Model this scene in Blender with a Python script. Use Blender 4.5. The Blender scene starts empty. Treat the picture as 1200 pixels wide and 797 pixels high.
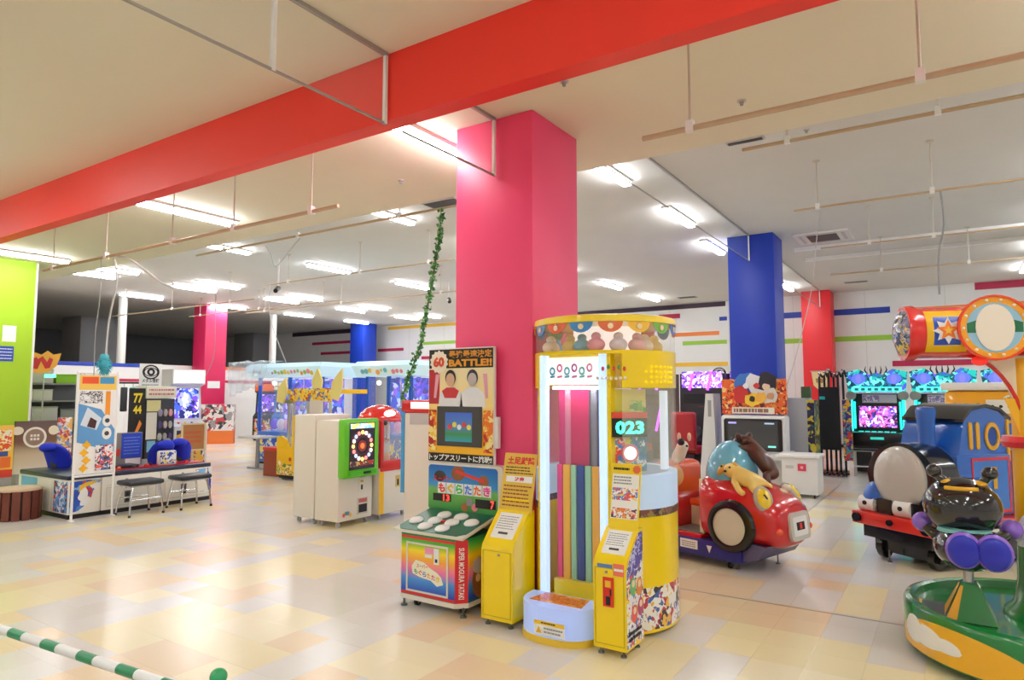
import bpy, bmesh, math, random
from mathutils import Vector, Matrix, Euler
R = math.radians
rnd = random.Random(7)
S = bpy.context.scene
COL = S.collection

# ------------------------------------------------------------------ camera, world, exposure
CAM_H, FOC = 1.65, 781.0
TILT = math.atan(61 / 781.0)
YAW = R(33.2)
cam = bpy.data.cameras.new('camera')
cam.sensor_fit = 'HORIZONTAL'; cam.sensor_width = 36.0
cam.lens = FOC / 1200 * 36.0
cam.clip_start = 0.05; cam.clip_end = 200
camo = bpy.data.objects.new('camera', cam); COL.objects.link(camo)
camo.location = (0, 0, CAM_H)
camo.rotation_euler = Euler((R(90) + TILT, 0, YAW), 'XYZ')
S.camera = camo
w = bpy.data.worlds.new('world'); S.world = w; w.use_nodes = True
w.node_tree.nodes['Background'].inputs[0].default_value = (0.9, 0.95, 1, 1)
w.node_tree.nodes['Background'].inputs[1].default_value = 0.02
S.view_settings.view_transform = 'Standard'
S.view_settings.look = 'None'
S.view_settings.gamma = 1
S.view_settings.use_curve_mapping = False
S.view_settings.exposure = 0.55
LAMP = 34.0          # radiance of the fluorescent diffusers
S.cycles.max_bounces = 10
S.cycles.diffuse_bounces = 4
S.cycles.glossy_bounces = 4
S.cycles.transparent_max_bounces = 16
S.cycles.caustics_reflective = False
S.cycles.caustics_refractive = False
S.cycles.sample_clamp_indirect = 6.0

# pixel (1200 x 797 photograph) -> point on a plane of the place
def ray(px, py):
    x = (px - 600) / FOC; y = -(py - 398.5) / FOC
    f = math.cos(TILT) - y * math.sin(TILT); u = math.sin(TILT) + y * math.cos(TILT)
    return (x * math.cos(YAW) - f * math.sin(YAW), x * math.sin(YAW) + f * math.cos(YAW), u)
def atz(px, py, z=0):
    r = ray(px, py); t = (z - CAM_H) / r[2]; return Vector((r[0] * t, r[1] * t, z))
def aty(px, py, Y):
    r = ray(px, py); t = Y / r[1]; return Vector((r[0] * t, Y, CAM_H + r[2] * t))
def atx(px, py, X):
    r = ray(px, py); t = X / r[0]; return Vector((X, r[1] * t, CAM_H + r[2] * t))

# ------------------------------------------------------------------ materials
def lin(c):
    out = []
    for v in c[:3]:
        v = v / 255.0
        out.append(v / 12.92 if v <= 0.04045 else ((v + 0.055) / 1.055) ** 2.4)
    return (*out, 1.0)
MATS = {}
def mat(c, rough=0.45, metal=0.0, emit=0.0, coat=0.0, bump=0.0, name=None, alpha=1.0, spec=0.5):
    key = (tuple(c), rough, metal, emit, coat, bump, alpha, spec)
    if key in MATS: return MATS[key]
    m = bpy.data.materials.new(name or 'paint'); m.use_nodes = True
    nt = m.node_tree; b = nt.nodes['Principled BSDF']
    b.inputs['Base Color'].default_value = lin(c)
    b.inputs['Roughness'].default_value = rough
    b.inputs['Metallic'].default_value = metal
    b.inputs['Specular IOR Level'].default_value = spec
    if coat: b.inputs['Coat Weight'].default_value = coat; b.inputs['Coat Roughness'].default_value = 0.06
    if emit:
        b.inputs['Emission Color'].default_value = lin(c); b.inputs['Emission Strength'].default_value = emit
    if alpha < 1: b.inputs['Alpha'].default_value = alpha
    if bump:
        n = nt.nodes.new('ShaderNodeTexNoise'); n.inputs['Scale'].default_value = 60
        n.inputs['Detail'].default_value = 3
        bp = nt.nodes.new('ShaderNodeBump'); bp.inputs['Strength'].default_value = bump
        bp.inputs['Distance'].default_value = 0.01
        nt.links.new(n.outputs['Fac'], bp.inputs['Height']); nt.links.new(bp.outputs['Normal'], b.inputs['Normal'])
    MATS[key] = m
    return m
def collage(pal, scale=18.0, rough=0.3, emit=0.0, seed=0.0, stretch=(1, 1, 1)):
    """a busy printed picture: irregular patches of a palette (flat print)"""
    if scale <= 16: scale *= 2.3
    key = ('col', tuple(map(tuple, pal)), scale, rough, emit, seed, stretch)
    if key in MATS: return MATS[key]
    m = bpy.data.materials.new('printed_picture'); m.use_nodes = True
    nt = m.node_tree; b = nt.nodes['Principled BSDF']; L = nt.links.new
    tc = nt.nodes.new('ShaderNodeTexCoord'); mp = nt.nodes.new('ShaderNodeMapping')
    mp.inputs['Location'].default_value = (seed, seed * 1.7, seed * 0.6); mp.inputs['Scale'].default_value = stretch
    nz = nt.nodes.new('ShaderNodeTexNoise'); nz.inputs['Scale'].default_value = scale * 0.45; nz.inputs['Detail'].default_value = 2
    mx = nt.nodes.new('ShaderNodeMix'); mx.data_type = 'VECTOR'; mx.inputs[0].default_value = 0.22
    vo = nt.nodes.new('ShaderNodeTexVoronoi'); vo.inputs['Scale'].default_value = scale
    rp = nt.nodes.new('ShaderNodeValToRGB'); rp.color_ramp.interpolation = 'CONSTANT'
    sp = nt.nodes.new('ShaderNodeSeparateColor')
    els = rp.color_ramp.elements
    els[0].position = 0; els[0].color = lin(pal[0]); els[1].position = 1 / len(pal); els[1].color = lin(pal[1])
    for i, c in enumerate(pal[2:], 2):
        e = els.new(i / len(pal)); e.color = lin(c)
    L(tc.outputs['Object'], mp.inputs['Vector']); L(mp.outputs[0], nz.inputs['Vector'])
    L(mp.outputs[0], mx.inputs[4]); L(nz.outputs['Color'], mx.inputs[5]); L(mx.outputs[1], vo.inputs['Vector'])
    L(vo.outputs['Color'], sp.inputs[0]); L(sp.outputs[0], rp.inputs[0])
    L(rp.outputs[0], b.inputs['Base Color']); b.inputs['Roughness'].default_value = rough
    if emit:
        L(rp.outputs[0], b.inputs['Emission Color']); b.inputs['Emission Strength'].default_value = emit
    MATS[key] = m
    return m
def gradient(stops, z0, z1, axis=2, rough=0.3, emit=0.0):
    """a printed colour gradient along one local axis"""
    m = bpy.data.materials.new('printed_gradient'); m.use_nodes = True
    nt = m.node_tree; b = nt.nodes['Principled BSDF']; L = nt.links.new
    tc = nt.nodes.new('ShaderNodeTexCoord'); sx = nt.nodes.new('ShaderNodeSeparateXYZ')
    mr = nt.nodes.new('ShaderNodeMapRange'); mr.inputs[1].default_value = z0; mr.inputs[2].default_value = z1
    rp = nt.nodes.new('ShaderNodeValToRGB'); els = rp.color_ramp.elements
    els[0].position = stops[0][0]; els[0].color = lin(stops[0][1]); els[1].position = stops[1][0]; els[1].color = lin(stops[1][1])
    for p, c in stops[2:]:
        e = els.new(p); e.color = lin(c)
    L(tc.outputs['Object'], sx.inputs[0]); L(sx.outputs[axis], mr.inputs[0]); L(mr.outputs[0], rp.inputs[0])
    L(rp.outputs[0], b.inputs['Base Color']); b.inputs['Roughness'].default_value = rough
    if emit: L(rp.outputs[0], b.inputs['Emission Color']); b.inputs['Emission Strength'].default_value = emit
    return m
def glass(c=(235, 245, 245), alpha=0.12, rough=0.03):
    return mat(c, rough=rough, alpha=alpha, name='clear_panel', spec=0.5)
def textured(c, c2, scale=3.0, rough=0.5, bump=0.0):
    key = ('tex', tuple(c), tuple(c2), scale, rough, bump)
    if key in MATS: return MATS[key]
    m = bpy.data.materials.new('paint_mottled'); m.use_nodes = True
    nt = m.node_tree; b = nt.nodes['Principled BSDF']; L = nt.links.new
    tc = nt.nodes.new('ShaderNodeTexCoord'); n = nt.nodes.new('ShaderNodeTexNoise'); n.inputs['Scale'].default_value = scale
    n.inputs['Detail'].default_value = 5
    mx = nt.nodes.new('ShaderNodeMix'); mx.data_type = 'RGBA'
    mx.inputs[6].default_value = lin(c); mx.inputs[7].default_value = lin(c2)
    L(tc.outputs['Object'], n.inputs['Vector']); L(n.outputs['Fac'], mx.inputs[0]); L(mx.outputs[2], b.inputs['Base Color'])
    b.inputs['Roughness'].default_value = rough
    if bump:
        n2 = nt.nodes.new('ShaderNodeTexNoise'); n2.inputs['Scale'].default_value = 40
        bp = nt.nodes.new('ShaderNodeBump'); bp.inputs['Strength'].default_value = bump; bp.inputs['Distance'].default_value = 0.01
        L(tc.outputs['Object'], n2.inputs['Vector']); L(n2.outputs['Fac'], bp.inputs['Height']); L(bp.outputs['Normal'], b.inputs['Normal'])
    MATS[key] = m
    return m
WHITE = mat((232, 230, 226), 0.4); CREAMW = mat((228, 222, 208), 0.4); BLACK = mat((18, 18, 20), 0.35)
DGREY = mat((58, 60, 64), 0.5); GREY = mat((150, 150, 152), 0.5); LGREY = mat((196, 196, 194), 0.5)
CHROME = mat((200, 202, 205), 0.18, 1.0); STEEL = mat((160, 162, 165), 0.35, 1.0)
YEL = mat((247, 214, 8), 0.28, coat=0.3); RED = mat((214, 32, 34), 0.3, coat=0.3); BLUE = mat((24, 62, 178), 0.35)
PWHITE = mat((240, 240, 238), 0.5); INK = mat((25, 22, 22), 0.6)

# ------------------------------------------------------------------ mesh helpers
class MB:
    def __init__(s): s.bm = bmesh.new()
    def _add(s, verts, faces, M=None):
        vs = [s.bm.verts.new((M @ Vector(v)) if M else v) for v in verts]
        for f in faces:
            try: s.bm.faces.new([vs[i] for i in f])
            except ValueError: pass
        return vs
    def box(s, x0, x1, y0, y1, z0, z1, bev=0.0, seg=2, M=None):
        v = [(x0,y0,z0),(x1,y0,z0),(x1,y1,z0),(x0,y1,z0),(x0,y0,z1),(x1,y0,z1),(x1,y1,z1),(x0,y1,z1)]
        f = [(0,3,2,1),(4,5,6,7),(0,1,5,4),(1,2,6,5),(2,3,7,6),(3,0,4,7)]
        if bev:
            b2 = bmesh.new(); vs = [b2.verts.new(p) for p in v]
            for q in f: b2.faces.new([vs[i] for i in q])
            bmesh.ops.bevel(b2, geom=b2.edges[:], offset=bev, segments=seg, affect='EDGES', profile=0.5)
            b2.verts.index_update(); b2.verts.ensure_lookup_table()
            v = [p.co.copy() for p in b2.verts]; f = [[q.index for q in fc.verts] for fc in b2.faces]; b2.free()
        s._add(v, f, M); return s
    def prism(s, poly, t0, t1, axis='z', M=None):
        """poly in the two other axes: z->(x,y)  y->(x,z)  x->(y,z)"""
        n = len(poly)
        def P(a, b, t): return {'z': (a, b, t), 'y': (a, t, b), 'x': (t, a, b)}[axis]
        v = [P(a, b, t0) for a, b in poly] + [P(a, b, t1) for a, b in poly]
        f = [tuple(range(n)), tuple(range(2 * n - 1, n - 1, -1))] + [(i, i + n, (i + 1) % n + n, (i + 1) % n) for i in range(n)]
        s._add(v, f, M); return s
    def cyl(s, p0, p1, r0, r1=None, n=16, caps=True):
        r1 = r0 if r1 is None else r1
        p0 = Vector(p0); p1 = Vector(p1); d = p1 - p0
        q = d.to_track_quat('Z', 'Y')
        v = []
        for p, r in ((p0, r0), (p1, r1)):
            for i in range(n):
                a = 2 * math.pi * i / n
                v.append(p + q @ Vector((r * math.cos(a), r * math.sin(a), 0)))
        f = [(i, (i + 1) % n, (i + 1) % n + n, i + n) for i in range(n)]
        if caps: f += [tuple(range(n - 1, -1, -1)), tuple(range(n, 2 * n))]
        s._add(v, f); return s
    def tube(s, pts, r, n=8):
        pts = [Vector(p) for p in pts]; v = []
        rs = r if isinstance(r, (list, tuple)) else [r] * len(pts)
        up = None
        for i, p in enumerate(pts):
            d = (pts[min(i + 1, len(pts) - 1)] - pts[max(i - 1, 0)]).normalized()
            if up is None: up = d.orthogonal().normalized()
            up = (up - d * up.dot(d)).normalized(); sd = d.cross(up)
            for k in range(n):
                a = 2 * math.pi * k / n
                v.append(p + (up * math.cos(a) + sd * math.sin(a)) * rs[i])
        f = []
        for i in range(len(pts) - 1):
            for k in range(n):
                f.append((i * n + k, i * n + (k + 1) % n, (i + 1) * n + (k + 1) % n, (i + 1) * n + k))
        f += [tuple(range(n - 1, -1, -1)), tuple(range((len(pts) - 1) * n, len(pts) * n))]
        s._add(v, f); return s
    def lathe(s, prof, n=32, c=(0, 0, 0), M=None, a0=0.0, a1=2 * math.pi):
        full = abs(a1 - a0 - 2 * math.pi) < 1e-6
        cnt = n if full else n + 1; v = []; f = []
        for r, z in prof:
            for i in range(cnt):
                a = a0 + (a1 - a0) * i / n
                v.append((c[0] + r * math.cos(a), c[1] + r * math.sin(a), c[2] + z))
        for j in range(len(prof) - 1):
            for i in range(n):
                k = (i + 1) % cnt if full else i + 1
                f.append((j * cnt + i, j * cnt + k, (j + 1) * cnt + k, (j + 1) * cnt + i))
        if full:
            if prof[0][0] > 1e-5: f.append(tuple(range(cnt - 1, -1, -1)))
            if prof[-1][0] > 1e-5: f.append(tuple(range((len(prof) - 1) * cnt, len(prof) * cnt)))
        s._add(v, f, M); bmesh.ops.remove_doubles(s.bm, verts=s.bm.verts, dist=1e-5); return s
    def ell(s, c, r, rot=(0, 0, 0), n=20, m=12, zmin=-1.0):
        M = Matrix.Translation(c) @ Euler(rot).to_matrix().to_4x4()
        prof = []
        t0 = math.asin(max(-1, zmin))
        for j in range(m + 1):
            t = t0 + (math.pi / 2 - t0) * j / m
            prof.append((max(math.cos(t), 0), math.sin(t)))
        v = []; f = []
        for pr, z in prof:
            for i in range(n):
                a = 2 * math.pi * i / n; v.append((r[0] * pr * math.cos(a), r[1] * pr * math.sin(a), r[2] * z))
        for j in range(m):
            for i in range(n):
                f.append((j * n + i, j * n + (i + 1) % n, (j + 1) * n + (i + 1) % n, (j + 1) * n + i))
        if zmin > -1: f.append(tuple(range(n - 1, -1, -1)))
        b2 = bmesh.new(); vs = [b2.verts.new(M @ Vector(p)) for p in v]
        for q in f:
            try: b2.faces.new([vs[i] for i in q])
            except ValueError: pass
        bmesh.ops.remove_doubles(b2, verts=b2.verts, dist=1e-5)
        b2.verts.index_update()
        s._add([p.co.copy() for p in b2.verts], [[q.index for q in fc.verts] for fc in b2.faces]); b2.free()
        return s
    def loft(s, rings, cap=True):
        n = len(rings[0]); v = [p for r in rings for p in r]; f = []
        for j in range(len(rings) - 1):
            for i in range(n):
                f.append((j * n + i, j * n + (i + 1) % n, (j + 1) * n + (i + 1) % n, (j + 1) * n + i))
        if cap: f += [tuple(range(n - 1, -1, -1)), tuple(range((len(rings) - 1) * n, len(rings) * n))]
        s._add(v, f); return s
    def mesh(s, name, angle=38, sub=0):
        bmesh.ops.recalc_face_normals(s.bm, faces=s.bm.faces)
        me = bpy.data.meshes.new(name); s.bm.to_mesh(me); s.bm.free()
        for p in me.polygons: p.use_smooth = True
        me.set_sharp_from_angle(angle=R(angle))
        return me
    def build(s, name, m, parent=None, loc=None, rot=None, angle=38, **kw):
        o = bpy.data.objects.new(name, s.mesh(name, angle)); COL.objects.link(o)
        o.data.materials.append(m)
        if parent is not None: o.parent = parent
        if loc is not None: o.location = loc
        if rot is not None: o.rotation_euler = rot
        for k, v in kw.items(): o[k] = v
        return o

def thing(name, label, cat, loc=(0, 0, 0), rz=0.0, group=None):
    o = bpy.data.objects.new(name, None); COL.objects.link(o)
    o.empty_display_size = 0.2
    o.location = loc; o.rotation_euler = (0, 0, rz); o['label'] = label; o['category'] = cat
    if group: o['group'] = group
    return o
def tag(o, label, cat, group=None):
    o['label'] = label; o['category'] = cat
    if group: o['group'] = group
    return o
def struct(o, label=None):
    o['kind'] = 'structure'
    if label: o['label'] = label
    return o
def dup(root, loc=None, rz=None, label=None):
    r = root.copy(); COL.objects.link(r)
    if loc is not None: r.location = loc
    if rz is not None: r.rotation_euler = (0, 0, rz)
    if label: r['label'] = label
    for ch in list(root.children):
        c = ch.copy(); COL.objects.link(c); c.parent = r
        for g in list(ch.children):
            d = g.copy(); COL.objects.link(d); d.parent = c
    return r
def box(name, m, parent, x0, x1, y0, y1, z0, z1, bev=0.0, **kw):
    return MB().box(x0, x1, y0, y1, z0, z1, bev).build(name, m, parent, **kw)
def cyl(name, m, parent, p0, p1, r0, r1=None, n=20, **kw):
    return MB().cyl(p0, p1, r0, r1, n).build(name, m, parent, **kw)
def ell(name, m, parent, c, r, rot=(0, 0, 0), **kw):
    return MB().ell(c, r, rot).build(name, m, parent, **kw)

class Face:
    """a flat face of a thing (origin, right axis, up axis): print, plates and lettering are laid on it"""
    def __init__(s, parent, o, u=(1, 0, 0), v=(0, 0, 1)):
        s.p = parent; s.o = Vector(o); s.u = Vector(u).normalized(); s.v = Vector(v).normalized(); s.n = s.u.cross(s.v)
        s.M = Matrix.Translation(s.o) @ Matrix((s.u, s.v, s.n)).transposed().to_4x4()
    def _fin(s, mb, name, m, parent=None, **kw):
        o = mb.build(name, m, parent or s.p, **kw)
        return o
    def poly(s, pts, m, name='print', lift=0.0, th=0.002, parent=None, **kw):
        mb = MB(); mb.prism(pts, lift, lift + th, 'z', M=s.M); return s._fin(mb, name, m, parent, **kw)
    def rect(s, a0, a1, b0, b1, m, name='print', lift=0.0, th=0.002, parent=None, r=0.0, **kw):
        if r:
            pts = []
            for cx, cy, t in ((a1 - r, b0 + r, -90), (a1 - r, b1 - r, 0), (a0 + r, b1 - r, 90), (a0 + r, b0 + r, 180)):
                for k in range(6): a = R(t + 18 * k); pts.append((cx + r * math.cos(a), cy + r * math.sin(a)))
        else: pts = [(a0, b0), (a1, b0), (a1, b1), (a0, b1)]
        return s.poly(pts, m, name, lift, th, parent, **kw)
    def disc(s, ca, cb, r, m, name='print', lift=0.0, th=0.002, parent=None, rb=None, n=28, **kw):
        return s.poly([(ca + r * math.cos(2 * math.pi * i / n), cb + (rb or r) * math.sin(2 * math.pi * i / n)) for i in range(n)], m, name, lift, th, parent, **kw)
    def ring(s, ca, cb, r0, r1, m, name='rim', lift=0.0, th=0.004, parent=None, ry=1.0, n=32):
        mb = MB(); v = []; f = []
        for z in (lift, lift + th):
            for r in (r0, r1):
                for i in range(n):
                    a = 2 * math.pi * i / n; v.append((ca + r * math.cos(a), cb + ry * r * math.sin(a), z))
        for i in range(n):
            k = (i + 1) % n
            f += [(2*n+i, 3*n+i, 3*n+k, 2*n+k), (i, k, n+k, n+i), (n+i, n+k, 3*n+k, 3*n+i), (i, 2*n+i, 2*n+k, k)]
        mb._add(v, f, s.M); return s._fin(mb, name, m, parent)
    def frame(s, a0, a1, b0, b1, t, m, name='frame', lift=0.0, th=0.004, parent=None):
        mb = MB()
        for q in ((a0, a1, b0, b0 + t), (a0, a1, b1 - t, b1), (a0, a0 + t, b0 + t, b1 - t), (a1 - t, a1, b0 + t, b1 - t)):
            mb.box(q[0], q[1], q[2], q[3], lift, lift + th, M=s.M)
        return s._fin(mb, name, m, parent)
    def star(s, ca, cb, r, m, name='star', lift=0.0, th=0.003, k=5, inner=0.45, parent=None, rot=90):
        pts = []
        for i in range(2 * k):
            rr = r if i % 2 == 0 else r * inner; a = R(rot) + math.pi * i / k
            pts.append((ca + rr * math.cos(a), cb + rr * math.sin(a)))
        return s.poly(pts, m, name, lift, th, parent)
    def text(s, t, a0, a1, b0, b1, m, name='lettering', lift=0.001, parent=None, rot=0, bold=0.0, th=0.001):
        cu = bpy.data.curves.new('lettering', 'FONT'); cu.body = t; cu.extrude = 0.0; cu.size = 1.0; cu.resolution_u = 2
        cu.offset = bold
        ob = bpy.data.objects.new('lettering', cu); COL.objects.link(ob)
        dg = bpy.context.evaluated_depsgraph_get()
        me = bpy.data.meshes.new_from_object(ob.evaluated_get(dg)); bpy.data.objects.remove(ob)
        bpy.data.curves.remove(cu)
        if not me.vertices: return None
        xs = [v.co.x for v in me.vertices]; ys = [v.co.y for v in me.vertices]
        x0, x1, y0, y1 = min(xs), max(xs), min(ys), max(ys)
        if rot == 90:      # reads bottom to top
            f = lambda c: Vector((a1 - (c.y - y0) / (y1 - y0) * (a1 - a0), b0 + (c.x - x0) / (x1 - x0) * (b1 - b0), lift + th))
        elif rot == -90:   # reads top to bottom
            f = lambda c: Vector((a0 + (c.y - y0) / (y1 - y0) * (a1 - a0), b1 - (c.x - x0) / (x1 - x0) * (b1 - b0), lift + th))
        else:
            f = lambda c: Vector((a0 + (c.x - x0) / (x1 - x0) * (a1 - a0), b0 + (c.y - y0) / (y1 - y0) * (b1 - b0), lift + th))
        for v in me.vertices: v.co = s.M @ f(v.co)
        me.materials.clear(); me.materials.append(m)
        o = bpy.data.objects.new(name, me); COL.objects.link(o); o.parent = parent or s.p
        return o
    def lines(s, a0, a1, b0, b1, n, m, name='small_print', lift=0.001, seed=1, fill=0.5):
        """rows of small unreadable print"""
        rr = random.Random(seed); mb = MB(); h = (b1 - b0) / n
        for i in range(n):
            x = a0; y = b0 + i * h
            while x < a1 - 0.2 * (a1 - a0) * rr.random():
                wd = (a1 - a0) * rr.uniform(0.04, 0.14)
                mb.box(x, min(x + wd, a1), y + h * (0.5 - fill / 2), y + h * (0.5 + fill / 2), lift, lift + 0.0006, M=s.M); x += wd + (a1 - a0) * 0.02
        return s._fin(mb, name, m, kind='stuff')

# ================================================================== THE ROOM
ZN, ZF, YSTEP, WALLY = 3.96, 4.66, 6.12, 22.2
floor = struct(box('floor', mat((196, 188, 174), 0.5), None, -36, 9.2, -7.2, 24, -0.3, -0.0035), 'glossy vinyl tile floor in white, cream and peach squares')
T = 0.305; GX, GY = -3.24, 3.19
TCOL = [(228, 224, 217), (240, 227, 184), (238, 215, 180), (224, 219, 211), (242, 231, 196)]
def tile_mat(c):
    m = textured(c, tuple(max(0, v - 7) for v in c), 1.3, 0.21)
    m.node_tree.nodes['Principled BSDF'].inputs['Specular IOR Level'].default_value = 0.4
    return m
TM = [tile_mat(c) for c in TCOL]
i0, i1, j0, j1 = -76, 26, -6, 62
tcol = {}
tr = random.Random(3)
for _ in range(2100):
    i = tr.randint(i0, i1); j = tr.randint(j0, j1); a, b = tr.choice([(1, 1), (1, 2), (2, 1), (2, 2), (2, 2), (3, 2), (2, 3), (1, 3)])
    c = tr.choice([1, 2, 1, 2, 4, 0, 3, 0])
    for p in range(a):
        for q in range(b): tcol[(i + p, j + q)] = c
def proj(x, y, z):
    f = -x * math.sin(YAW) + y * math.cos(YAW); r = x * math.cos(YAW) + y * math.sin(YAW); z -= CAM_H
    d = f * math.cos(TILT) + z * math.sin(TILT); u = -f * math.sin(TILT) + z * math.cos(TILT)
    return (600 + FOC * r / d, 398.5 - FOC * u / d, d) if d > 0.2 else (0, 9999, d)
near, far = [], []
for i in range(i0, i1):
    for j in range(j0, j1):
        x = GX + (i + 0.5) * T; y = GY + (j + 0.5) * T
        px, py, d = proj(x, y, 0)
        (near if (d > 0.3 and -20 < px < 1220 and py < 815) else far).append((d, i, j))
near.sort(); far += near[300:]; near = near[:300]
g = 0.0004
tile_mesh = []
for m in TM:
    mb = MB(); h = T / 2 - g
    mb.box(-h, h, -h, h, -0.0035, 0.0); me = mb.mesh('tile'); me.materials.append(m); tile_mesh.append(me)
for d, i, j in near:
    o = bpy.data.objects.new('tile', tile_mesh[tcol.get((i, j), 0 if (i * 7 + j * 3) % 3 else 3)]); COL.objects.link(o)
    o.parent = floor; o.location = (GX + (i + 0.5) * T, GY + (j + 0.5) * T, 0)
v, f, mi = [], [], []
for d, i, j in far:
    x0 = GX + i * T + g; x1 = GX + (i + 1) * T - g; y0 = GY + j * T + g; y1 = GY + (j + 1) * T - g; k = len(v)
    v += [(x0, y0, 0), (x1, y0, 0), (x1, y1, 0), (x0, y1, 0), (x0, y0, -0.0035), (x1, y0, -0.0035), (x1, y1, -0.0035), (x0, y1, -0.0035)]
    c = tcol.get((i, j), 0 if (i * 7 + j * 3) % 3 else 3)
    for q in ((0, 1, 2, 3), (0, 4, 5, 1), (1, 5, 6, 2), (2, 6, 7, 3), (3, 7, 4, 0)): f.append(tuple(k + t for t in q)); mi.append(c)
me = bpy.data.meshes.new('tiles'); me.from_pydata(v, [], f); me.polygons.foreach_set('material_index', mi)
for m in TM: me.materials.append(m)
o = bpy.data.objects.new('tiles', me); COL.objects.link(o); o.parent = floor; o['kind'] = 'stuff'
# metal expansion strip in the floor
box('expansion_strip', mat((150, 145, 135), 0.4, 0.6), floor, -2.3, 5, 5.585, 5.605, -0.003, 0.0006)
box('expansion_strip', mat((150, 145, 135), 0.4, 0.6), floor, -1.72, -1.70, 8.2, 13.5, -0.003, 0.0006)

CEILM = textured((236, 231, 208), (231, 225, 202), 1.2, 0.75)
CEILF = textured((222, 220, 216), (214, 212, 208), 1.2, 0.75)
mb = MB(); mb.box(-36, 9.2, -7.2, YSTEP, ZN, ZN + 0.04); mb.box(-36, 9.2, YSTEP - 0.04, YSTEP, ZN + 0.04, ZF + 0.2)
ceil = struct(mb.build('ceiling', CEILM), 'lower cream ceiling by the red beam')
struct(box('ceiling', CEILF, None, -36, 9.2, YSTEP, 24, ZF, ZF + 0.2), 'higher grey-white ceiling over the games hall')
WALLM = textured((236, 236, 234), (228, 228, 227), 2.0, 0.6)
wall_back = struct(box('wall_back', WALLM, None, -36, 9.2, WALLY, WALLY + 0.25, 0, ZF), 'white far wall with coloured painted stripes')
struct(box('wall_right', WALLM, None, 9.0, 9.2, -7.2, WALLY, 0, ZF), 'white side wall')
struct(box('wall_front', WALLM, None, -36, 9.2, -7.4, -7.2, 0, ZF), 'white wall of the entrance side')
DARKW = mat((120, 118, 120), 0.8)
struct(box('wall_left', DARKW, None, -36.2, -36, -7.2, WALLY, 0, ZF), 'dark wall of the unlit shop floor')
SC = {'r': (186, 38, 78), 'b': (32, 64, 170), 'g': (150, 196, 60), 'o': (238, 132, 60), 'y': (240, 190, 50), 'k': (58, 40, 60)}
def stripe(c, a, b, h=0.13):
    p = aty(a[0], a[1], WALLY); q = aty(b[0], b[1], WALLY); z = (p.z + q.z) / 2
    z = min(z, ZF - h / 2 - 0.01)
    box('painted_stripe', mat(SC[c], 0.5), wall_back, p.x, q.x, WALLY - 0.012, WALLY + 0.001, z - h / 2, z + h / 2)
for s_ in (('k', (343, 389), (412, 384), .2), ('r', (366, 404), (420, 399)), ('r', (376, 415), (420, 412)), ('r', (443, 411), (473, 409)),
           ('y', (455, 387), (540, 377)), ('g', (496, 403), (540, 400)), ('r', (494, 420), (520, 418)), ('k', (666, 366), (850, 352), .16),
           ('r', (772, 372), (797, 370), .16), ('o', (787, 393), (843, 390)), ('g', (800, 403), (852, 400)), ('y', (787, 428), (853, 426)),
           ('b', (843, 374), (852, 373)), ('b', (916, 370), (1043, 363), .18), ('g', (916, 401), (1080, 393), .15), ('o', (1069, 365), (1230, 352)),
           ('r', (1046, 429), (1200, 420), .16), ('r', (1142, 332), (1230, 324), .2)):
    stripe(*s_)
for x in range(-30, 9, 2):      # faint panel joints of the far wall
    box('panel_joint', mat((205, 205, 204), 0.6), wall_back, x, x + 0.012, WALLY - 0.004, WALLY + 0.001, 0.1, ZF - 0.01)
box('baseboard', mat((60, 50, 55), 0.5), wall_back, -36, 9, WALLY - 0.02, WALLY + 0.001, 0, 0.1)

for y in (14.75, 16.02):
    struct(box('trim_3', mat((244, 244, 242), 0.5), None, -2.6, 8.9, y, y + 0.12, ZF - 0.07, ZF - 0.001), 'shallow white ridge across the higher ceiling')
# red downstand beam
beam = struct(box('trim_1', mat((240, 52, 36), 0.45), None, -36, 9.0, 3.22, 3.36, 3.49, ZN), 'red painted beam across the ceiling')
# pillars
def pillar(name, c, x0, x1, y0, y1, zt, label):
    o = struct(box(name, mat(c, 0.45), None, x0, x1, y0, y1, 0, zt, 0.006), label)
    box('baseboard', mat((60, 40, 48), 0.5), o, x0 - 0.008, x1 + 0.008, y0 - 0.008, y1 + 0.008, 0, 0.1)
    return o
pillar('pillar', (246, 78, 128), -3.54, -2.76, 4.52, 5.30, ZN, 'pink square pillar behind the yellow capsule machine')
pillar('pillar', (22, 58, 182), -3.51, -2.66, 13.05, 13.85, ZF, 'blue square pillar behind the big-monitor game')
pr = pillar('pillar', (226, 38, 46), -3.62, -2.83, 21.42, 22.19, ZF, 'red square pillar against the far wall')
box('wall_socket', PWHITE, pr, -2.95, -2.88, 21.405, 21.425, 0.32, 0.44)
pp = pillar('pillar', (214, 38, 92), -21.75, -21.05, 13.16, 13.96, ZF, 'pink square pillar in the low partition wall')
box('notice_sheet', PWHITE, pp, -21.055, -21.035, 13.3, 13.75, 1.78, 2.02)
pillar('pillar', (24, 60, 180), -22.0, -21.2, 20.6, 21.4, ZF, 'blue square pillar in the far corner')
DG = mat((92, 92, 94), 0.7)
pillar('pillar', (170, 170, 172), -30.2, -28.6, 12.6, 14.2, ZF, 'grey pillar in the unlit shop floor')
pillar('pillar', (150, 150, 152), -31, -29.4, 21.0, 22.15, ZF, 'grey pillar at the end of the unlit shop floor')
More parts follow.
